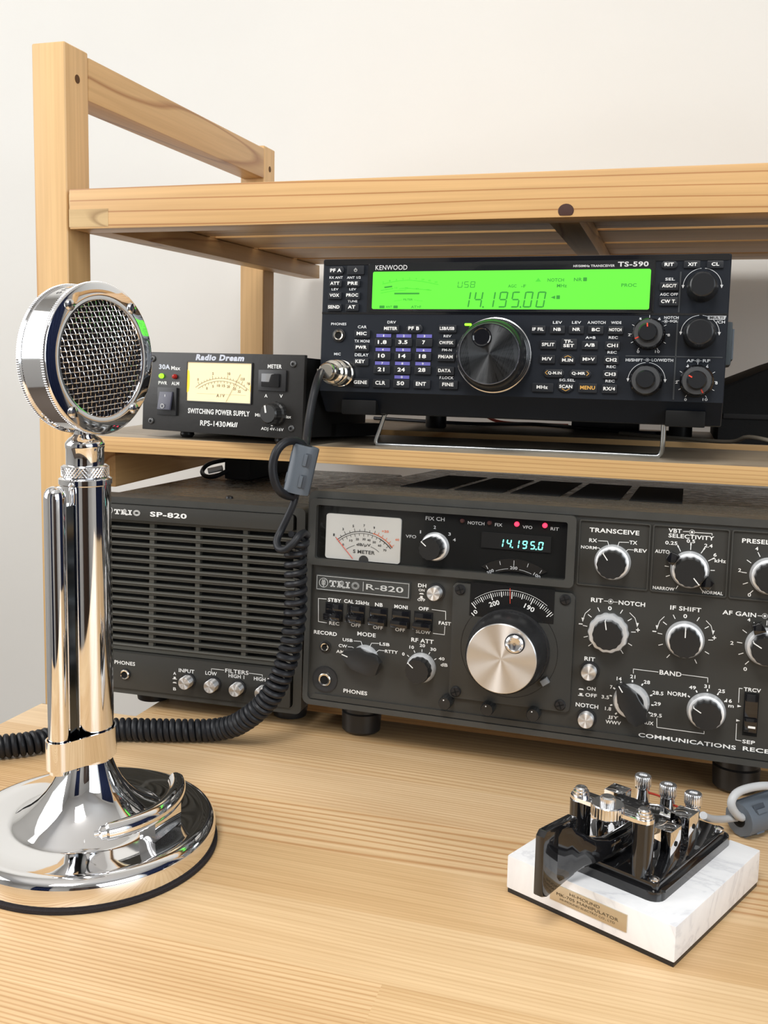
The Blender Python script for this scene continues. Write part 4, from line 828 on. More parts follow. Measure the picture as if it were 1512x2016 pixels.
for (u, v, m_) in ((18.3, 41.6, M_GREENLED), (31.1, 41.4, M_REDDULL)):
    b = B(); lathe(b, [(1.9 * MM, 0), (1.9 * MM, .0012), (1.4 * MM, .0024), (.0001, .003)], (u * MM, 0, v * MM), 'y', 20); finish('indicator_led', b, m_, pw)
b = B(); box(b, .0156, .0342, -.0018, .001, .0118, .0330, .0006); fr_ = finish('power_switch', b, M_BLACK, pw)
b = B(); prism(b, mm([(18.6, 16.0), (31.0, 16.0), (31.0, 29.8), (18.6, 29.8)]), -.0030, -.0015, bev=.0005)
for v in b.verts:
    if v.co.z < .019: v.co.y -= .0026
finish('rocker', b, mat('rocker_violet_black', (.05, .05, .075), .3), fr_)
b = B(); stroke(b, mm([(24.6, 24.6), (24.6, 27.4)]), .5 * MM, -.0037); ringprint(b, 24.2, 18.8, 1.5, .45, -.0062, 20); finish('rocker_mark', b, M_WHITE, fr_, False)
b = B(); box(b, .1084, .1321, -.0018, .001, .0334, .0485, .0006); fr_ = finish('meter_switch', b, M_BLACK, pw)
b = B(); box(b, .1120, .1272, -.0034, -.001, .0364, .0459, .0007); finish('rocker', b, M_GLOSS, fr_)
b = B(); lathe(b, [(8.6 * MM, 0), (8.4 * MM, .003), (7.2 * MM, .004), (7.0 * MM, .0105), (6.2 * MM, .0115)], (.1240, 0, .0174), 'y', 60, scallop=20, sc_amp=.02); kn = finish('adjust_knob', b, M_KNOB, pw)
b = B(); stroke(b, mm([(122.4, 18.6), (121.6, 22.6)]), 1.3 * MM, -.0118); disc(b, 120.6, 9.2, .9, -.0003, .0001, 16); finish('pointer_line', b, M_WHITE, kn, False)
for x, y in ((.030, .018), (.118, .018)):
    b = B(); lathe(b, [(.0052, .001), (.0056, -.0028), (.004, -.0052), (.001, -.0060)], (x, y, 0), 'z', 24); finish('foot', b, M_BLACK, pw)
for x, y in ((.030, .13), (.118, .13)):
    b = B(); lathe(b, [(.0052, .002), (.0056, .0012), (.004, .0008)], (x, y, 0), 'z', 24); finish('foot', b, M_BLACK, pw)

# ------------------------------------------------------------------ modern transceiver
ts = thing('radio_transceiver', 'modern black amateur transceiver with wide green display, propped on its wire bail', 'radio', (-0.0178, 0.7111, 0.2263), (-D(3.5761), 0, D(-19.1273)))
b = B(); prism(b, [(.004, -.0130), (.262, -.0130), (.2655, -.004), (.2665, 0.0), (.2665, .092), (.003, .092), (.003, 0)], .018, .275, bev=.001); finish('case', b, M_TSBODY, ts)
b = B()
prof = [(0.0, .0936), (-.0004, .0920), (0, .0890), (0, .0010), (.0012, 0), (.014, -.0135), (.018, -.0142), (.020, .0936)]
L0 = [b.verts.new((0, y, z)) for y, z in prof]; L1 = [b.verts.new((.27, y, z)) for y, z in prof]; n = len(prof)
for i in range(n):
    j = (i + 1) % n; b.faces.new((L0[i], L0[j], L1[j], L1[i]))
b.faces.new(L0[::-1]); b.faces.new(L1)
bmesh.ops.recalc_face_normals(b, faces=b.faces[:])
es = [e for e in b.edges if abs(e.verts[0].co.x - e.verts[1].co.x) < 1e-6]
bmesh.ops.bevel(b, geom=es, offset=.0016, segments=3, profile=.6, affect='EDGES', clamp_overlap=True)
tpan = finish('front_panel', b, M_TS, ts)
b = B(); prism(b, rrect(.0008, .2692, .0895, .0934, .0015), -.0006, .012); finish('top_edge', b, M_GLOSS, ts)
b = B(); box(b, .0004, .2696, -.0003, .0006, .0553, .0567); box(b, .0336, .2252, -.0002, .001, .0560, .0908); finish('gloss_strip', b, M_GLOSS, ts)
b = B(); box(b, .2400, .2409, -.0004, .001, .0572, .0826); box(b, .2397, .2406, -.0004, .001, .0022, .0544); box(b, .2096, .2680, -.0004, .001, .0289, .0297); finish('panel_groove', b, mat('groove_grey', (.045, .05, .055), .4), ts)
# display
b = B(); prism(b, rrect(.0342, .2248, .0568, .0904, .0012), -.0010, .0005, bev=.0004); dsp = finish('display_window', b, mat('display_black', (.012, .013, .014), .10, coat=.5), ts)
b = B(); prism(b, rrect(.0375, .2225, .0588, .0845, .0012), -.0012, -.0006); lcd = finish('lcd_screen', b, M_LCD, dsp, False)
yy = -.0013
b = B(); sevenseg(b, '14.195.00', 100.4, 59.9, 5.6, 10.6, 8.35, .95, yy, .14)
sevenseg(b, 'USB', 97.7, 73.2, 3.2, 4.2, 4.3, .45, yy, .10); finish('lcd_digit', b, M_LCDSEG, lcd, False)
b = B()
text(b, 'AGC', 134.8, 74.1, 5.6, 2.0, yy); text(b, '-F', 142.2, 74.1, 3.2, 2.0, yy); text(b, 'NOTCH', 163.1, 77.9, 10.6, 2.2, yy); text(b, 'MHz', 167.2, 74.2, 6.4, 2.2, yy); text(b, 'NR', 177.3, 78.1, 5.2, 2.2, yy); text(b, 'PROC', 209.4, 74.3, 9.4, 2.2, yy)
prism(b, mm([(160.4, 66.6), (163.2, 65.5), (163.2, 67.7)]), yy, yy + .0001); prism(b, rrect(.1640, .1663, .0655, .0679, .0003), yy, yy + .0001); prism(b, rrect(.1806, .1830, .0770, .0794, .0003), yy, yy + .0001)
stroke(b, mm([(54.0, 69.4), (70.8, 69.4)]), 1.1 * MM, yy); stroke(b, mm([(46.6, 73.7), (51.3, 74.3)]), 1.0 * MM, yy)
text(b, 'ANT', 50.0, 60.3, 4.6, 1.6, yy); text(b, 'AT>F', 69.4, 60.3, 7.2, 1.7, yy); prism(b, rrect(.0431, .0468, .0593, .0612, .0003), yy, yy + .0001); prism(b, rrect(.0532, .0563, .0593, .0612, .0003), yy, yy + .0001)
text(b, 'FILTER', 63.5, 65.3, 6.6, 1.3, yy); finish('lcd_legend', b, M_LCDSEG, lcd, False)
b = B()
stroke(b, mm([(44.8, 76.0), (54.7, 78.0), (63.6, 78.6), (73.1, 77.6), (84.4, 75.4)]), .35 * MM, yy)
for i, s in enumerate(('S', '1', '3', '5', '7', '9', '20', '40', '60')): text(b, s, 45.2 + i * 4.7, 76.9 + 2.6 * (1 - ((i - 4) / 4.2) ** 2), .9 * len(s), 1.2, yy)
stroke(b, mm([(43.8, 69.8), (52.2, 71.2), (61.8, 71.9)]), .3 * MM, yy); stroke(b, mm([(43.8, 71.6), (52.2, 72.9)]), .5 * MM, yy); stroke(b, mm([(57, 72.8), (61.7, 73.2), (79.6, 71.6)]), .35 * MM, yy)
for i, s in enumerate(('10', '25', '50', '100')): text(b, s, 54.5 + i * 7.6, 73.0 - (.25 * i * i) * .6 + .3, 2.0, 1.1, yy)
stroke(b, mm([(53.6, 64.3), (59, 65.0)]), .25 * MM, yy); stroke(b, mm([(68, 65.0), (73.7, 64.3)]), .25 * MM, yy)
prism(b, [(x * MM, z * MM) for x, z in ((149.8, 76.9), (153.6, 76.9), (151.7, 79.4))], yy, yy + .0001)
finish('lcd_scale', b, M_LCDDIM, lcd, False)
# buttons, one per key
KP = .0016
KEYOBJ = []
for k_, u, v, w_, h_ in TS_keys:
    w_ *= .97; h_ *= .95; b = B()
    if k_ == 'r': pts = rrect((u - w_ / 2) * MM, (u + w_ / 2) * MM, (v - h_ / 2) * MM, (v + h_ / 2) * MM, h_ * .44 * MM)
    elif k_ == 'u': pts = mm([(u - w_ / 2, v - h_ / 2), (u + w_ / 2, v - h_ / 2), (u + w_ / 2, v + h_ * .12), (u + w_ * .2, v + h_ / 2), (u - w_ * .2, v + h_ / 2), (u - w_ / 2, v + h_ * .12)])
    elif k_ == 'd': pts = mm([(u - w_ / 2, v + h_ / 2), (u + w_ / 2, v + h_ / 2), (u + w_ / 2, v - h_ * .12), (u + w_ * .2, v - h_ / 2), (u - w_ * .2, v - h_ / 2), (u - w_ / 2, v - h_ * .12)])
    else: pts = rrect((u - w_ / 2) * MM, (u + w_ / 2) * MM, (v - h_ / 2) * MM, (v + h_ / 2) * MM, .0005, 3)
    prism(b, pts, -KP, .0005, bev=.0004); KEYOBJ.append(finish('push_button', b, M_KEY, ts))
def inkey(t_):
    s, u, v, w_, h_ = t_
    return any(abs(u - a) < c / 2 and abs(v - d_) < e / 2 - .5 for _, a, d_, c, e in TS_keys)
onk = [t_ for t_ in TS_text if inkey(t_) and t_[0] not in ('MENU', '<', '>')]; offk = [t_ for t_ in TS_text if not inkey(t_) and t_[0] not in ('KENWOOD', 'TS-590', 'HF/50MHz TRANSCEIVER', 'MULTI') and not (t_[0] in '0123456789' and t_[1] < 90)]
digs = [t_ for t_ in TS_text if t_[0] in '0123456789' and len(t_[0]) == 1 and t_[1] < 90 and t_[4] < 2]
onk = [t_ for t_ in onk if t_ not in digs]
def keyof(u, v): return min(range(len(TS_keys)), key=lambda i: abs(TS_keys[i][1] - u) + abs(TS_keys[i][2] - v))
for t_ in onk: b = B(); text(b, *t_, -KP - .0001, .034); merge(KEYOBJ[keyof(t_[1], t_[2])], b, M_WHITE)
b = B(); kx, kz = TS_keys[1][1], TS_keys[1][2]; stroke(b, arc(kx, kz - .1, 1.0, 125, 415, 14), .28 * MM, -KP - .0001); stroke(b, mm([(kx, kz), (kx, kz + 1.4)]), .28 * MM, -KP - .0001); merge(KEYOBJ[1], b, M_WHITE)
for t_ in TS_text:
    if t_[0] == 'MENU': b = B(); text(b, *t_, -KP - .0001, .03); merge(KEYOBJ[keyof(t_[1], t_[2])], b, M_ORANGE)
    if t_[0] in '<>':
        sgn = -1 if t_[0] == '<' else 1; b = B(); stroke(b, mm([(t_[1] - sgn * .8, t_[2] + 1.3), (t_[1] + sgn * .6, t_[2]), (t_[1] - sgn * .8, t_[2] - 1.3)]), .35 * MM, -KP - .0001)
        kk = [i for i in range(len(TS_keys)) if TS_keys[i][0] == 'r' and TS_keys[i][2] < 30]; merge(KEYOBJ[kk[0 if sgn < 0 else 1]], b, M_ORANGE)
for i, k_ in enumerate(TS_keys):
    if k_[0] == 'u': b = B(); stroke(b, mm([(k_[1] - 2, k_[2] + 1.3), (k_[1], k_[2] + 2.3), (k_[1] + 2, k_[2] + 1.3)]), .35 * MM, -KP - .0001); merge(KEYOBJ[i], b, M_ORANGE)
    if k_[0] == 'd': b = B(); stroke(b, mm([(k_[1] - 2.4, k_[2] - .9), (k_[1], k_[2] - 2.3), (k_[1] + 2.4, k_[2] - .9)]), .35 * MM, -KP - .0001); merge(KEYOBJ[i], b, M_ORANGE)
b = B()
for t_ in offk: text(b, *t_, -.00055, .020)
for u, v in ((233.05, 51.5), (223.1, 26.96), (253.6, 26.96)):
    ringprint(b, u, v, 1.0, .22, -.0005, 16); disc(b, u, v, .5, -.0005, -.0003, 10); stroke(b, mm([(u - 2.3, v), (u - 1.1, v)]), .2 * MM, -.0005); stroke(b, mm([(u + 1.1, v), (u + 2.3, v)]), .2 * MM, -.0005)
def tk_(u, v, r0, r1, angs):
    for a in angs: stroke(b, mm([(u + r0 * cos(D(a)), v + r0 * sin(D(a))), (u + r1 * cos(D(a)), v + r1 * sin(D(a)))]), .34 * MM, -.0005)
for u, v in ((223.1, 43.3), (253.6, 14.2)): tk_(u, v, 10.6, 11.9, (90, 120, 60, 150, 30, 180, 0, 208, -28, 238, -58))
for u, v, r_ in ((253.6, 73.2, 11.4), (253.8, 44.0, 11.4), (223.2, 13.9, 11.4)):
    for s in (1, -1):
        a0, a1 = (84, 5) if s > 0 else (96, 175)
        stroke(b, arc(u, v, r_, a0, a1, 16), .34 * MM, -.0005); prism(b, mm([(u + s * (r_ - .9), v + 1.0), (u + s * (r_ + .9), v + 1.0), (u + s * r_, v - 1.1)]), -.0006, -.0004)
merge(tpan, b, mat('soft_white_print', (.66, .68, .70), .5))
b = B()
for t_ in TS_text:
    if t_[0] == 'KENWOOD': text(b, *t_, -.0011, .008)
    if t_[0] == 'TS-590': text(b, *t_, -.0011, .025)
    if t_[0] == 'HF/50MHz TRANSCEIVER': text(b, *t_, -.0011, .02)
merge(dsp, b, mat('silver_print', (.60, .60, .60), .35))
b = B(); prism(b, mm([(257.9, 52.6), (268.0, 52.6), (268.8, 55.1), (257.9, 55.1)]), -.0006, -.0004); mb_ = finish('legend_box', b, M_GREYPRINT, ts, False)
b = B(); t_ = [q for q in TS_text if q[0] == 'MULTI'][0]; text(b, *t_, -.0007, .03); merge(mb_, b, M_BLACKPRINT)
b = B()
dk = [k_ for k_ in TS_keys if k_[0] == 's' and 38 < k_[1] < 90 and k_[2] < 40 and k_[4] < 6.6]
for t_ in digs: prism(b, mm([(t_[1] - 5.3, t_[2] - 1.15), (t_[1] + 5.3, t_[2] - 1.15), (t_[1] + 5.3, t_[2] + 1.15), (t_[1] - 5.3, t_[2] + 1.15)]), -.0005, -.0002)
merge(tpan, b, M_BLUEPRINT)
b = B()
for t_ in digs: text(b, *t_, -.0006, .02)
merge(tpan, b, M_WHITE)
b = B(); prism(b, rrect(.1036, .1083, .0478, .0494, .0006), -.0007, .0002); finish('status_led', b, M_GREENLED, ts)
jack(ts, 13.8, 40.3, 4.7, 2.5, y0=-.0003)
def tsknob(u, v, prof, m=M_GLOSS, n=72, sc=0, name='control_knob'):
    b = B(); lathe(b, [(r * MM, h * MM) for r, h in prof], (u * MM, -.0002, v * MM), 'y', n, scallop=sc, sc_amp=.018, sc_from=1); return finish(name, b, m, ts)
M_TSKNOB = mat('soft_black_knob', (.014, .015, .017), .26)
for u, v, r in ((253.7, 72.8, 9.4), (253.7, 43.9, 10.0)):
    o = tsknob(u, v, [(r, 0), (r, 1.5), (r * .93, 2.5), (r * .86, 13), (r * .78, 15.5), (r * .70, 16)], M_TSKNOB, 80)
for u, v, mk in ((223.1, 43.3, (95, 205)), (223.2, 13.9, None), (253.5, 14.2, (150, -62))):
    o = tsknob(u, v, [(10.2, 0), (10.2, 2.0), (9.3, 3.0), (9.0, 8.5), (8.4, 9.6), (6.2, 9.8)], M_GLOSS, 80)
    b = B(); lathe(b, [(8.7 * MM, .0096), (8.5 * MM, .0101), (6.3 * MM, .0100)], (u * MM, -.0002, v * MM), 'y', 60); finish('knob_ring', b, mat('pewter_ring', (.16, .165, .17), .3, .7), o)
    b = B(); lathe(b, [(6.2 * MM, .0090), (5.9 * MM, .0165), (5.0 * MM, .0178), (.001, .0178)], (u * MM, -.0002, v * MM), 'y', 60); ic = finish('inner_knob', b, M_TSKNOB, o)
    if mk:
        b = B(); a = D(mk[0]); stroke(b, mm([(u + 3.6 * cos(a), v + 3.6 * sin(a)), (u + 5.2 * cos(a), v + 5.2 * sin(a))]), .8 * MM, -.0184)
        a = D(mk[1]); stroke(b, mm([(u + 6.6 * cos(a), v + 6.6 * sin(a)), (u + 8.3 * cos(a), v + 8.3 * sin(a))]), .8 * MM, -.0106); finish('pointer_line', b, M_RED, ic, False)
# main tuning knob
b = B(); lathe(b, [(24.6 * MM, 0), (25.2 * MM, .0015), (25.2 * MM, .004), (24.2 * MM, .0055), (23.2 * MM, .006), (22.8 * MM, .016), (21.0 * MM, .0200), (19.9 * MM, .0212)], (.1250, -.0002, .0280), 'y', 120); mk_ = finish('tuning_knob', b, M_TSKNOB, ts)
b = B(); lathe(b, [(20.1 * MM, .0210), (19.9 * MM, .0216), (19.5 * MM, .0216), (19.4 * MM, .0208)], (.1250, -.0002, .0280), 'y', 96, cap=False); lathe(b, [(25.3 * MM, .0042), (25.0 * MM, .0050), (24.4 * MM, .0052)], (.1250, -.0002, .0280), 'y', 96, cap=False); finish('chrome_trim', b, M_CHROME_DULL, mk_)
b = B(); lathe(b, [(19.5 * MM, .0200), (19.5 * MM, .0212), (.0001, .0212)], (0, 0, 0), 'y', 96); f_ = finish('knob_face', b, brushed('spun_black', (.10, .105, .11, 1), .32), mk_); f_.location = (.1250, -.0002, .0280)
b = B(); lathe(b, [(6.5 * MM, .0212), (6.5 * MM, .0217), (5.9 * MM, .0217), (4.8 * MM, .0210), (2.5 * MM, .0205), (.0001, .0203)], (.1200, -.0006, .0388), 'y', 48); finish('finger_dimple', b, M_GLOSS, mk_)
# bail stand, front brackets, feet
for x0, x1 in ((.0162, .0418), (.2358, .2600)):
    b = B(); box(b, x0, x1, .0035, .034, -.0150, -.0045, .0012); finish('front_foot', b, M_TSBODY, ts)
b = B(); pth = catmull([(.0410, .030, -.013), (.0365, .032, -.0250), (.0336, .033, -.0335), (.0350, .0335, -.0360), (.0400, .0335, -.0366), (.10, .0365, -.0362), (.18, .040, -.0357), (.2270, .0415, -.0357), (.2320, .0415, -.0352), (.2340, .040, -.0320), (.2345, .036, -.025), (.2345, .034, -.013)], 8)
tube(b, pth, .00165, 12); finish('wire_bail', b, M_STEEL, ts)
for x in (.0320, .2440):
    b = B(); lathe(b, [(.0095, -.010), (.0095, -.0240), (.0085, -.0256)], (x, .222, 0), 'z', 32); finish('rear_foot', b, M_BLACK, ts)
b = B(); box(b, .2665, .2740, .030, .060, .026, .0545, .002); box(b, .2665, .2700, .028, .050, .010, .024, .001); finish('side_foot', b, mat('grey_rubber', (.06, .075, .085), .35), ts)
b = B(); box(b, .2740, .2752, .033, .057, .030, .050, .0005); finish('side_foot_cap', b, M_FERRITE, ts)

# ------------------------------------------------------------------ desk microphone
mic = thing('desk_microphone', 'chrome vintage desk microphone with round mesh head on a wide round base', 'microphone', (-0.1289, 0.4896, 0))
PXo = .0012
b = B(); lathe(b, [(.0660, 0), (.0664, .0004), (.0664, .0020), (.0655, .0024)], (0, 0, 0), 'z', 96); finish('felt_pad', b, M_FELT, mic)
b = B(); lathe(b, [(.0650, .0023), (.0654, .0030), (.0654, .0108), (.0648, .0126), (.0632, .0143), (.0605, .0151), (.0575, .0150), (.0555, .0146), (.048, .0150), (.0405, .0153), (.0385, .0156), (.0370, .0166), (.0335, .0186), (.0295, .0212), (.0250, .0250), (.0210, .0295), (.0175, .0345), (.0148, .0400), (.0130, .0450), (.0120, .0490), (.0112, .0490)], (0, 0, 0), 'z', 128); finish('base', b, M_CHROME, mic, ang=50)
b = B(); lathe(b, [(.0106, .0465), (.0106, .0520)], (PXo, 0, 0), 'z', 64); lathe(b, [(.0124, .050), (.0124, .1885), (.0130, .1890), (.0130, .1915), (.0118, .1922), (.0105, .1922)], (PXo, 0, 0), 'z', 72); finish('pole', b, M_CHROME, mic)
b = B(); lathe(b, [(.0105, .1922), (.0114, .1928), (.0114, .1976), (.0105, .1983), (.0094, .1985)], (PXo, 0, 0), 'z', 120); o = finish('knurled_collar', b, M_CHROME_DULL, mic)
b = B(); n = 40
for i in range(n):
    for s in (1, -1):
        a0 = 2 * pi * i / n; pts = [(PXo + .01145 * cos(a0 + s * t_ * .34), .01145 * sin(a0 + s * t_ * .34), .1929 + .0046 * t_) for t_ in (0, .5, 1)]; tube(b, pts, .00030, 5)
finish('knurling', b, M_CHROME_DULL, o)
b = B(); lathe(b, [(.0093, .1983), (.0093, .2065), (.0096, .2070), (.0096, .2090), (.0090, .2100), (.0078, .2115), (.0062, .2125), (.0052, .2135), (.0052, .2155)], (PXo, 0, 0), 'z', 64); finish('neck', b, M_CHROME, mic)
# grip-to-talk bar beside the pole with its channel and lower clamp band
bx_, by_ = -.0086, -.0190
b = B(); lathe(b, [(.0052, .0470), (.0054, .050), (.0054, .1842), (.0050, .1867), (.0038, .1887), (.0018, .1898), (.0001, .1900)], (bx_, by_, 0), 'z', 48); finish('grip_bar', b, M_CHROME, mic)
dv = Vector((bx_ - PXo, by_)).normalized(); pv = Vector((-dv.y, dv.x))
b = B(); c0 = Vector((PXo, 0)) + dv * .0105; c1 = Vector((bx_, by_)) - dv * .003
q = [c0 + pv * .0042, c1 + pv * .0042, c1 - pv * .0042, c0 - pv * .0042]; prism_z(b, [(v.x, v.y) for v in q], .0520, .1800, bev=.0006); finish('grip_channel', b, mat('dark_steel', (.10, .11, .12), .10, 1.0), mic)
b = B()
def hull2(ca, ra, cb, rb, n=22):
    d = (cb - ca); L_ = d.length; d.normalize(); p_ = Vector((-d.y, d.x)); s = (ra - rb) / L_; base = atan2(d.y, d.x); off = math.acos(max(-1, min(1, s)))
    out = []
    for i in range(n + 1): a = base + off + (2 * pi - 2 * off) * i / n; out.append((ca.x + ra * cos(a), ca.y + ra * sin(a)))
    for i in range(n + 1): a = base - off + 2 * off * i / n; out.append((cb.x + rb * cos(a), cb.y + rb * sin(a)))
    return out
ca, cb = Vector((PXo, 0)), Vector((bx_, by_)); ou = hull2(ca, .0138, cb, .0068); inn = hull2(ca, .0129, cb, .0059)
vo = [[b.verts.new((x, y, z)) for x, y in ou] for z in (.0495, .0640)]; vi = [[b.verts.new((x, y, z)) for x, y in inn] for z in (.0495, .0640)]; n = len(ou)
for i in range(n):
    j = (i + 1) % n
    for q in ((vo[0][i], vo[0][j], vo[1][j], vo[1][i]), (vi[0][j], vi[0][i], vi[1][i], vi[1][j]), (vo[1][i], vo[1][j], vi[1][j], vi[1][i]), (vo[0][j], vo[0][i], vi[0][i], vi[0][j])): b.faces.new(q)
bmesh.ops.recalc_face_normals(b, faces=b.faces[:])
finish('clamp_band', b, M_CHROME, mic)
b = B(); lathe(b, [(.0115, .0470), (.0122, .0476), (.0122, .0500)], (PXo, 0, 0), 'z', 60); finish('clamp_foot', b, M_CHROME, mic)
# transmit lock lever: arc rod over the base on a small bracket
b = B(); pts = [(.0455 * cos(D(a)), .0455 * sin(D(a)), .0275 + .0008 * math.sin(D(a + 70))) for a in range(-72, 27, 4)]
rr = [.0044 * min(1, .35 + .65 * math.sin(min(1, k / 2.2) * pi / 2)) for k in range(len(pts))]; rr = [min(r_, .0044 * min(1, .35 + .65 * math.sin(min(1, (len(pts) - 1 - k) / 2.2) * pi / 2))) for k, r_ in enumerate(rr)]
tube(b, catmull(pts, 3), [rr[min(len(rr) - 1, int(i / 3))] for i in range(len(pts) * 3 - 2)], 20); finish('lock_lever', b, M_CHROME, mic)
b = B()
a = D(-22); u_ = Vector((cos(a), sin(a))); t_ = Vector((-sin(a), cos(a)))
q = [u_ * .038 + t_ * .014, u_ * .047 + t_ * .014, u_ * .047 - t_ * .010, u_ * .038 - t_ * .010]; prism_z(b, [(v.x, v.y) for v in q], .0152, .0262, bev=.0004); finish('lever_bracket', b, M_CHROME, mic)
# head
TH = D(60); hn = Vector((sin(TH), -cos(TH), 0)); hn = Vector((hn.x, hn.y, .02)).normalized()
hc = Vector((PXo + .0018, 0, .2505)); hu = Vector((cos(TH), sin(TH), 0)); hz = hn.cross(hu) * -1
hz = hu.cross(hn) * -1 if hu.cross(hn).z < 0 else hu.cross(hn)
head = bpy.data.objects.new('microphone_head', bpy.data.meshes.new('microphone_head'))
def place(bm):
    """head parts are modelled facing -y about the origin, then turned"""
    R_ = Matrix((hu, -hn, hz)).transposed()
    for v in bm.verts: v.co = R_ @ Vector((v.co.x * .96, v.co.y * .84, v.co.z * .96)) + hc
b = B(); lathe(b, [(.0300, -.0112), (.0362, -.0112), (.0378, -.0106), (.0378, -.0090), (.0368, -.0084), (.0368, .0078), (.0380, .0084), (.0384, .0096), (.0384, .0106), (.0381, .0113), (.0376, .0117), (.0371, .0118), (.0355, .01215), (.0325, .0126), (.0299, .0128), (.0293, .0126), (.0289, .0118), (.0288, .0060)], (0, 0, 0), 'y', 144, cap=False)
lathe(b, [(.0300, -.0112), (.0001, -.0116)], (0, 0, 0), 'y', 144, cap=False)
bmesh.ops.recalc_face_normals(b, faces=b.faces[:]); place(b); hd = finish('microphone_head', b, M_CHROME, mic, ang=40)
b = B()
for n_, yy_, rr_ in ((200, -.0098, .0377), (200, .0098, .0383)):
    for i in range(n_):
        a = 2 * pi * i / n_; tube(b, [(rr_ * cos(a), -yy_ - .0010, rr_ * sin(a)), (rr_ * cos(a), -yy_ + .0010, rr_ * sin(a))], .00028, 5)
place(b); finish('knurled_rim', b, M_CHROME_DULL, hd)
b = B(); lathe(b, [(.0289, .0062), (.0001, .0062)], (0, 0, 0), 'y', 64, cap=False); lathe(b, [(.0289, .0062), (.0289, .0060), (.0001, .0060)], (0, 0, 0), 'y', 64, cap=False); place(b); finish('mesh_backing', b, mat('maroon_black', (.006, .003, .004), .9), hd)
b = B(); RM = .0288
def dome(x, z): return -(.0112 + .0032 * (1 - (x * x + z * z) / RM ** 2))
sp_ = .00262; sk = D(8)
k = -11
for fam in (0, 1):
    for k in range(-12, 13):
        off = k * sp_; ang = D(4) if fam == 0 else D(102); dx_, dz_ = cos(ang), sin(ang); nx_, nz_ = -dz_, dx_
        if abs(off) >= RM * .985: continue
        half_ = math.sqrt(RM * RM - off * off); m_ = int(half_ * 2 / (sp_ / 2)); pts = []
        for i in range(m_ + 1):
            s = -half_ + 2 * half_ * i / m_; x, z = off * nx_ + s * dx_, off * nz_ + s * dz_
            wv = .00034 * cos(pi * s / sp_ + pi * k + (0 if fam == 0 else pi)); side = .0006 * (1 if (k % 2) else -1) * cos(pi * s / sp_) * .0
            pts.append((x, dome(x, z) + wv, z))
        tube(b, pts, .00027, 6)
place(b); finish('wire_mesh', b, mat('bright_wire', (.80, .80, .82), .16, 1.0), hd)
for a in (50, 130, 230, 310):
    b = B(); lathe(b, [(.0030, 0), (.0029, .0008), (.0023, .0017), (.0011, .0022), (.0001, .0023)], (.0338 * cos(D(a)), -.0122, .0338 * sin(D(a))), 'y', 24)
    c_, s_ = .0024 * cos(D(a + 60)), .0024 * sin(D(a + 60)); x_, z_ = .0338 * cos(D(a)), .0338 * sin(D(a))
    stroke(b, [(x_ - c_, z_ - s_), (x_ + c_, z_ + s_)], .0004, -.0147, .0008, mi=1); place(b); finish('rim_screw', b, [M_CHROME_DULL, M_VOID], hd)
b = B(); RB = .03690
def bend(q): a = q.x / RB; return Vector((RB * sin(a), -q.z, RB * cos(a)))
for k, ch in enumerate('SILVER EAGLE'):
    if ch == ' ': continue
    # letters run round the top of the barrel, tops towards the rear
    text(b, ch, -8.5 - 4.6 * 0 + (k - 2.4) * 3.3 - 2.0, 0.0, 2.2 if ch != 'I' else .6, 3.4, 0, .0, fn=lambda q: Vector((RB * sin(q.x / RB), -(-q.z) + .0002, RB * cos(q.x / RB))))
place(b); finish('engraved_name', b, M_BLACKPRINT, hd, False)

# ------------------------------------------------------------------ microphone cord: plug, straight lead, coil
def ray(px, py):
    return _fw + _r2 * ((px - CX) / FPX) - _u2 * ((py - CY) / FPX)
def aty(px, py, y): d = ray(px, py); return Vector((0, 0, HC)) + d * (y / d.y)
COIL = [(-0.0261, 0.609, 0.1411), (-0.0282, 0.609, 0.1317), (-0.0284, 0.609, 0.1217), (-0.028, 0.609, 0.101), (-0.0287, 0.609, 0.0876), (-0.0308, 0.609, 0.0714), (-0.0348, 0.609, 0.0568), (-0.0408, 0.609, 0.0424), (-0.0477, 0.611, 0.0319), (-0.0574, 0.615, 0.0218), (-0.0690, 0.622, 0.0125), (-0.083, 0.6265, 0.0080), (-0.0986, 0.6261, 0.0076), (-0.1219, 0.626, 0.0076), (-0.1468, 0.6259, 0.0076), (-0.1699, 0.6188, 0.0076), (-0.194, 0.6012, 0.0076), (-0.211, 0.5949, 0.0076), (-0.2274, 0.5879, 0.0076)]
LEAD = [(-0.0132, 0.676, 0.2425), (-0.0163, 0.670, 0.2400), (-0.0184, 0.655, 0.2327), (-0.0204, 0.648, 0.2231), (-0.0223, 0.64, 0.2104), (-0.0231, 0.63, 0.2007), (-0.0235, 0.620, 0.1945), (-0.0265, 0.615, 0.180), (-0.0290, 0.614, 0.1670)]
LOOP = [(-0.0265, 0.613, 0.1720), (-0.0290, 0.612, 0.1675), (-0.0321, 0.610, 0.1660), (-0.038, 0.604, 0.1697), (-0.0416, 0.602, 0.1771), (-0.0426, 0.602, 0.1865), (-0.0403, 0.603, 0.1948), (-0.0353, 0.606, 0.1999), (-0.0293, 0.611, 0.2005), (-0.0247, 0.614, 0.1965), (-0.0245, 0.614, 0.190)]
TAIL = [(-0.0280, 0.614, 0.1720), (-0.0288, 0.614, 0.1684), (-0.0302, 0.612, 0.1616), (-0.0339, 0.611, 0.1528), (-0.0379, 0.61, 0.1442), (-0.0401, 0.607, 0.1387), (-0.0386, 0.603, 0.1344), (-0.0343, 0.6, 0.1344), (-0.0297, 0.6, 0.1383), (-0.0264, 0.602, 0.1424), (-0.0236, 0.607, 0.1436), (-0.0215, 0.612, 0.1410)]
cord = thing('microphone_cord', 'black coiled cord hanging from the green display transceiver down onto the desk', 'cord', (0, 0, 0))
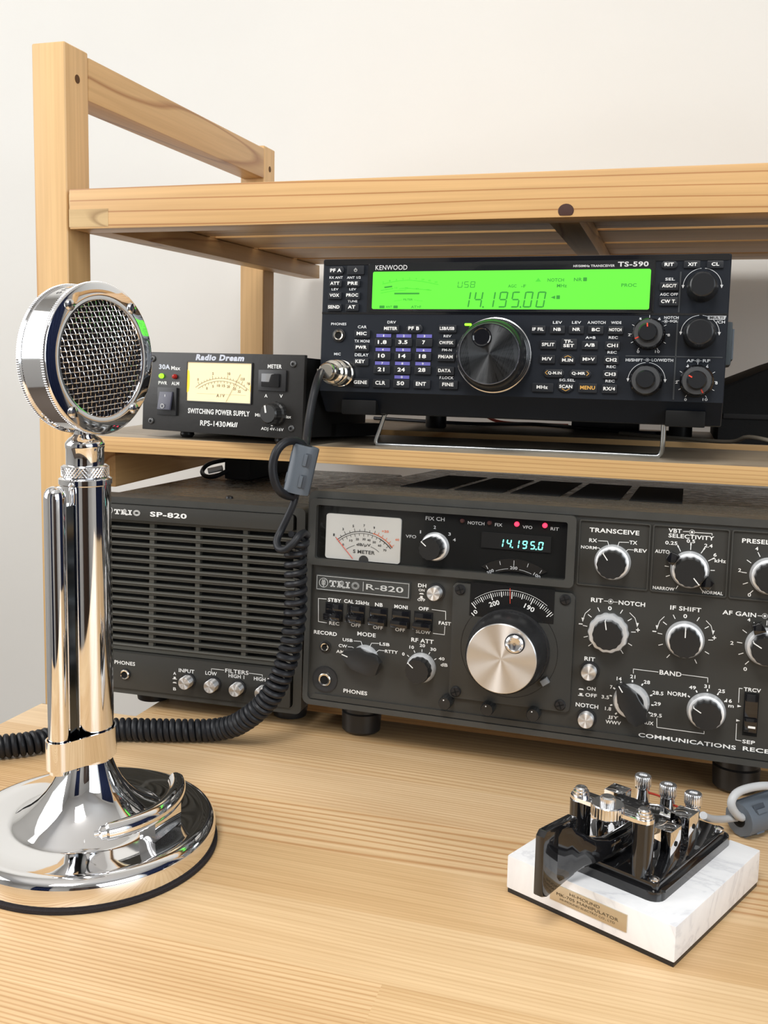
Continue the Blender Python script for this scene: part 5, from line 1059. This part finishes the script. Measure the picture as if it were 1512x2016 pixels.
b = B(); tube(b, catmull(LEAD, 8), .0027, 12); tube(b, catmull(LOOP, 8), .0027, 12); tube(b, catmull(TAIL, 8), .0024, 12); finish('straight_lead', b, M_CORD, cord)
cp = catmull(COIL, 24); F = frames(cp); Ls = [0.0]
for a_, b_ in zip(cp, cp[1:]): Ls.append(Ls[-1] + (b_ - a_).length)
tot = Ls[-1]; pts = []; th = 0.9; s = 0.0; idx = 0
while s < tot - .001:
    while Ls[idx + 1] < s: idx += 1
    f_ = (s - Ls[idx]) / (Ls[idx + 1] - Ls[idx]); p_ = cp[idx].lerp(cp[idx + 1], f_); u_ = F[idx][1].lerp(F[idx + 1][1], f_).normalized(); v_ = F[idx][2].lerp(F[idx + 1][2], f_).normalized()
    R_ = .0055
    pts.append(p_ + (u_ * cos(th) + v_ * sin(th)) * R_)
    pit = .0062 if s < .055 else .0062 - (.0062 - .0041) * min(1, (s - .055) / .06)
    dth = .33; th += dth; s += pit * dth / (2 * pi)
b = B(); tube(b, pts, .00205, 9); finish('coil', b, M_CORD, cord)
# plug on the transceiver's microphone socket, pointing out and to the left
b = B(); lathe(b, [(.0088, 0), (.0092, .0015), (.0092, .005), (.0083, .0055), (.0083, .0075), (.0090, .008), (.0090, .015), (.0078, .0165), (.0074, .0167), (.0074, .0200), (.0082, .0205), (.0082, .0235), (.0070, .0245), (.0062, .0250), (.0062, .0330), (.0056, .0350), (.0048, .0358), (.0030, .0358)], (0, 0, 0), 'y', 48)
for sx_ in (-1, 1): box(b, -.0012 + sx_ * .0060, .0012 + sx_ * .0060, -.033, -.0255, -.0016, .0016, .0003)
Rm = Matrix.Translation(ts.location) @ ts.rotation_euler.to_matrix().to_4x4()
for v in b.verts: v.co = Rm @ (v.co + Vector((.0180, -.0008, .0135)))
finish('plug', b, M_NICKEL, cord)
# clamp-on ferrites
def ferrite(name, label, p0, p1, r, group=None, rollup=Vector((0, -1, 0))):
    p0, p1 = Vector(p0), Vector(p1); ax = (p1 - p0); L_ = ax.length; ax.normalize(); sd = ax.cross(rollup).normalized(); up = sd.cross(ax).normalized()
    T_ = lambda q: p0 + sd * q.x + ax * q.y + up * q.z     # local: y along axis, z towards the viewer
    o = thing(name, label, 'ferrite', tuple(p0)); inv = -p0
    def fin(nm, b, m, par):
        for v in b.verts: v.co = T_(v.co) + inv
        return finish(nm, b, m, par)
    b = B(); oc = [(r * cos(D(a)) * 1.0, r * sin(D(a)) * .92) for a in (20, 45, 70, 90, 110, 135, 160, 200, 225, 250, 270, 290, 315, 340)]
    prism(b, oc, 0, L_, bev=.0008); fin('shell', b, M_FERRITE, o)
    b = B(); prism(b, [(r * .42 * cos(2 * pi * i / 20), r * .42 * sin(2 * pi * i / 20)) for i in range(20)], -.0003, L_ + .0003); fin('core_hole', b, M_VOID, o)
    b = B()
    for yc in (L_ * .27, L_ * .72):
        box(b, -r * .55, r * .10, yc - .0042, yc + .0042, r * .86, r * .90, .0002); 
    fin('latch_recess', b, mat('latch_shadow_grey', (.05, .06, .075), .5), o)
    b = B()
    for yc in (L_ * .27, L_ * .72):
        box(b, -r * .28, -r * .02, yc - .0035, yc + .0038, r * .88, r * 1.02, .0004); box(b, r * .8, r * 1.02, yc - .003, yc + .003, -r * .2, r * .35, .0004)
    fin('latch', b, M_FERRITE, o)
    b = B(); box(b, -r * 1.01, r * 1.01, .0005, L_ - .0005, -r * .13, -r * .08, 0); fin('split_seam', b, mat('latch_shadow_grey', (.05, .06, .075), .5), o)
    return o
ferrite('ferrite_choke', 'grey clip-on ferrite on the black microphone cord', (-0.0225, 0.612, 0.1975), (-0.0288, 0.612, 0.1682), .0082)
GCAB = [(0.1786, 0.4620, 0.034), (0.1871, 0.4754, 0.026), (0.2000, 0.4950, 0.016), (0.2107, 0.5067, 0.011), (0.2197, 0.5113, 0.0098), (0.2330, 0.5185, 0.0095)]
GCAB2 = [(0.2330, 0.5185, 0.0095), (0.2196, 0.5085, 0.011), (0.2132, 0.5041, 0.014), (0.2086, 0.5023, 0.021), (0.212, 0.5047, 0.026), (0.2218, 0.509, 0.0275), (0.2347, 0.5135, 0.0265), (0.257, 0.5255, 0.019), (0.29, 0.545, .006), (.33, .57, .003)]
kc = thing('key_cable', 'light grey cable looping from the morse key into the grey ferrite', 'cable', (0, 0, 0))
b = B(); tube(b, catmull(GCAB, 8), .0019, 12); tube(b, catmull(GCAB2, 8), .0022, 12); finish('sheath', b, M_GREYCABLE, kc)
ferrite('ferrite_choke', 'grey clip-on ferrite lying on the desk behind the morse key', (0.2155, 0.5079, 0.0098), (0.2440, 0.5246, 0.0098), .0094, rollup=Vector((.3, -.8, .5)))

# ------------------------------------------------------------------ morse key paddle on a marble block
MKX, MKY, MKW = 0.1429, 0.3916, D(-43.401)
key = thing('morse_key', 'black and chrome morse paddle key screwed to a white marble block', 'morse key', (MKX, MKY, 0), (0, 0, MKW))
A2, B2, H2 = .0843, .0916, .0184
b = B(); box(b, -A2 + .0004, -.0004, .0004, B2 - .0004, 0, .0024, .0004); finish('rubber_base', b, M_BLACK, key)
b = B(); box(b, -A2, 0, 0, B2, .0024, H2 + .0002, .0007, 2); finish('marble_block', b, M_MARBLE, key)
b = B(); prism(b, mm([(-60.4, 6.6), (-21.9, 6.6), (-21.9, 14.8), (-60.4, 14.8)]), -.0005, .0001, bev=.0002); pt_ = finish('name_plate', b, mat('champagne_metal', (.62, .56, .44), .28, .8), key)
b = B(); text(b, 'HI-MOUND', -42.6, 12.9, 15.2, 1.35, -.00062, .0); text(b, 'MK-705 MANIPULATOR', -41.4, 10.7, 31.0, 1.4, -.00062, .0); text(b, 'HI-MOUND ELECTRO CO., LTD', -41.2, 8.6, 27.5, 1.1, -.00062, -.004); finish('plate_lettering', b, mat('engraved_brown', (.12, .09, .05), .5), pt_, False)
zt_ = H2 + .0002
def bl_(x0, x1, y0, y1, r): return [(x, y) for x, y in rrect(x0, x1, y0, y1, r, 5)]
b = B(); prism_z(b, bl_(-.0690, -.0128, .0105, .0905, .006), zt_, zt_ + .0044, bev=.0022); finish('key_base', b, M_GLOSS, key)
b = B(); prism_z(b, bl_(-.0655, -.0150, .0130, .0860, .0025), zt_ + .0044, zt_ + .0074, bev=.0007); finish('upper_base', b, M_GLOSS, key)
z0 = zt_ + .0074
for x, y in ((-.0183, .0165), (-.0175, .0835)):
    b = B(); lathe(b, [(.0024, z0 - .0002), (.0023, z0 + .0006), (.0012, z0 + .0012), (.0001, z0 + .0013)], (x, y, 0), 'z', 24); box(b, x - .0017, x + .0017, y - .0002, y + .0002, z0 + .0010, z0 + .00135, mi=1); finish('base_screw', b, [M_CHROME_DULL, M_VOID], key)
XA = -.0412; zb_ = .0505
for x in (XA - .0158, XA + .0158):
    b = B(); prism_z(b, bl_(x - .0043, x + .0043, .0125, .0235, .0042), z0, zb_); finish('pillar', b, M_GLOSS, key)
b = B(); prism_z(b, bl_(XA - .0205, XA + .0205, .0130, .0230, .0049), zb_, zb_ + .0018, bev=.0003); finish('bridge_plate', b, M_CHROME, key)
for x in (XA - .0158, XA + .0158):
    b = B(); lathe(b, [(.0040, zb_ + .0018), (.0040, zb_ + .0026), (.0034, zb_ + .0028), (.0036, zb_ + .0030), (.0036, zb_ + .0038), (.0028, zb_ + .0041), (.0028, zb_ + .0050), (.0022, zb_ + .0056), (.0001, zb_ + .0057)], (x, .018, 0), 'z', 32); finish('bridge_screw', b, M_CHROME_DULL, key)
b = B(); lathe(b, [(.0072, zb_ - .0010), (.0074, zb_ - .0004), (.0074, zb_ + .0040), (.0070, zb_ + .0045), (.0036, zb_ + .0045), (.0034, zb_ + .0072), (.0026, zb_ + .0078), (.0001, zb_ + .0078)], (XA + .0003, .0135, 0), 'z', 72, scallop=36, sc_amp=.012); finish('tension_disc', b, M_CHROME_DULL, key)
# lever: paddle plate, flare and arm
b = B(); px = -.0520
q = [(-.0250, .0215), (-.0205, .0200), (.0025, .0215), (.0040, .0240), (.0040, .0470), (.0020, .0492), (-.0225, .0508), (-.0250, .0488)]
lo = [b.verts.new((px - .0022, y, z)) for y, z in q]; hi = [b.verts.new((px + .0022, y, z)) for y, z in q]; n = len(q)
b.faces.new(lo[::-1]); b.faces.new(hi)
for i in range(n): j = (i + 1) % n; b.faces.new((lo[i], lo[j], hi[j], hi[i]))
bmesh.ops.recalc_face_normals(b, faces=b.faces[:]); bmesh.ops.bevel(b, geom=b.edges[:], offset=.0008, segments=2, affect='EDGES', profile=.7); finish('paddle', b, M_GLOSS, key)
b = B(); secs = [(-.0130, px + .0010, .0012, .0230, .0480), (-.0040, px + .0020, .0020, .0235, .0465), (.0020, px + .0040, .0032, .0260, .0425), (.0080, px + .0066, .0036, .0270, .0390), (.0150, XA - .001, .0034, .0280, .0372), (.0300, XA, .0030, .0285, .0368), (.0560, XA, .0028, .0290, .0368)]
rings = []
for y, xc, hw, za, zc_ in secs:
    rings.append([b.verts.new((xc + hw * dx_, y, (za + zc_) / 2 + (zc_ - za) / 2 * dz_)) for dx_, dz_ in ((-1, -.75), (-.6, -1), (.6, -1), (1, -.75), (1, .75), (.6, 1), (-.6, 1), (-1, .75))])
for a_, c_ in zip(rings, rings[1:]):
    for i in range(8): j = (i + 1) % 8; b.faces.new((a_[i], a_[j], c_[j], c_[i]))
b.faces.new(rings[0][::-1]); b.faces.new(rings[-1]); bmesh.ops.recalc_face_normals(b, faces=b.faces[:]); finish('lever_arm', b, M_GLOSS, key, ang=60)
for x0, y0, zt2 in ((-.0285, .0330, .0414), (-.0300, .0552, .0402), (-.0650, .0330, .0414), (-.0650, .0552, .0402)):
    b = B(); box(b, x0, x0 + .0095, y0, y0 + .0105, z0 - .0002, zt2, .0004); o = finish('contact_block', b, M_CHROME, key)
    b = B(); s = 1 if x0 > XA else -1; xx = x0 + (.0095 if s > 0 else 0)
    lathe(b, [(.0012, 0), (.0012, .0004)], (0, 0, 0), 'z', 20)
    for v in b.verts: v.co = Vector((xx + s * v.co.z, y0 + .0052 + v.co.x, z0 + .0085 + v.co.y))
    bmesh.ops.recalc_face_normals(b, faces=b.faces[:]); finish('block_hole', b, M_VOID, o)
    b = B(); xi = x0 + .0001 if s > 0 else x0 + .0094
    for r_, d0, d1 in ((.0012, 0, .0065), (.0026, .0012, .0032), (.0018, .0058, .0072)):
        st = len(b.verts); lathe(b, [(r_, d0), (r_, d1)], (0, 0, 0), 'z', 24); b.verts.ensure_lookup_table()
        for v in b.verts[st:]: v.co = Vector((xi - s * v.co.z, y0 + .0052 + v.co.x, z0 + .0085 + v.co.y))
    bmesh.ops.recalc_face_normals(b, faces=b.faces[:]); finish('contact_screw', b, M_CHROME_DULL, o)
b = B(); box(b, XA - .0075, XA + .0080, .0270, .0400, zb_ - .0075, zb_ - .0020, .0008); box(b, XA - .0030, XA + .0030, .0220, .0275, zb_ - .0065, zb_ - .0030, .0005); finish('lever_yoke', b, M_GLOSS, key)
b = B(); tube(b, catmull([(XA + .004, .0395, zb_ - .0035), (XA + .010, .045, zb_ - .004), (XA + .012, .052, zb_ - .008), (XA + .010, .058, zb_ - .012)], 6), .0005, 8); finish('return_spring', b, M_CHROME_DULL, key)
for x, y in ((-.0560, .0788), (-.0420, .0780), (-.0287, .0775)):
    b = B(); lathe(b, [(.0036, z0 - .0002), (.0036, .0362), (.0030, .0366), (.0030, .0378)], (x, y, 0), 'z', 48); o = finish('terminal_post', b, M_CHROME, key)
    b = B(); lathe(b, [(.0034, .0372), (.0041, .0374), (.0042, .0380), (.0042, .0422), (.0038, .0429), (.0020, .0430), (.0019, .0424), (.0001, .0424)], (x, y, 0), 'z', 90, scallop=30, sc_amp=.015); finish('terminal_cap', b, M_CHROME_DULL, o)
b = B(); tube(b, catmull([(-.0530, .0790, .0345), (-.0480, .0805, .0340), (-.0440, .0800, .0335)], 5), .0006, 8); tube(b, catmull([(-.0385, .0790, .0325), (-.0345, .0805, .0310), (-.0300, .0830, .0300)], 5), .0006, 8); finish('red_wire', b, mat('red_wire_insulation', (.45, .04, .02), .4), key)

# ------------------------------------------------------------------ small things on the shelf and on the speaker
def tsobj(o): o.location = ts.location; o.rotation_euler = ts.rotation_euler
bag = thing('cable_bag', 'soft black bag lying on the rack shelf behind the transceiver', 'bag', (SX, SY, .187), SYAW3)
b = B(); prism(b, [(.5165, 0), (.5165, .045), (.5539, .0612), (.61, .082), (.68, .093), (.76, .088), (.785, .06), (.785, 0)], .165, .284, bev=.003); finish('body', b, mat('black_nylon', (.006, .006, .006), .9, bump=.4, bscale=900), bag)
b = B(); box(b, .52, .76, .1635, .1655, .020, .024, .0004); finish('zip', b, M_BLACK, bag)
def stube(name, pts, r, m, label, cat):
    b = B(); tube(b, catmull([s2w(*p_) for p_ in pts], 8), r, 10); return tag(finish(name, b, m), label, cat)
stube('grey_cable', [(.44, .20, .1892), (.495, .16, .1895), (.525, .140, .1905), (.5357, .128, .1955), (.5497, .118, .1945), (.565, .125, .190), (.62, .14, .1895)], .0016, mat('taupe_cable', (.16, .14, .11), .5), 'thin grey cable lying on the shelf in front of the black bag', 'cable')
stube('black_cable', [(.20, .275, .1888), (.30, .25, .1888), (.36, .275, .1888), (.42, .235, .1888), (.47, .22, .1888), (.49, .265, .1888)], .0017, M_CORD, 'thin black cable on the shelf beneath the transceiver', 'cable')
stube('red_cable', [(.262, .272, .2000), (.285, .268, .2025), (.31, .270, .1960), (.33, .276, .1893), (.39, .278, .1886)], .0014, mat('red_wire_insulation', (.45, .04, .02), .4), 'thin red cable behind the feet of the transceiver', 'cable')
b = B(); box(b, .395, .455, .250, .278, .187, .1965, .002)
tag(sobj(finish('power_plug', b, M_BLACK)), 'small black plug lying under the transceiver near its right foot', 'plug')
spm = lambda x, y, z: (Matrix.Translation(sp.location) @ sp.rotation_euler.to_matrix().to_4x4()) @ Vector((x, y, z))
ad = thing('power_adapter', 'black adapter lying on the speaker cabinet under the shelf', 'adapter', tuple(spm(-.130, .17, .1391)), tuple(sp.rotation_euler))
b = B(); box(b, 0, .024, 0, .125, 0, .0185, .003); finish('body', b, M_BLACKMATT, ad)
b = B(); tube(b, catmull([(.004, .002, .008), (-.006, -.006, .0025), (-.016, -.004, .0025), (-.022, .004, .006), (-.018, .012, .012), (.002, .020, .017)], 6), .0019, 10); finish('lead', b, M_CORD, ad)
b = B(); tube(b, [(-.016, .003, .006), (-.004, .006, .009)], .0026, 12); finish('connector', b, M_WHITE, ad)
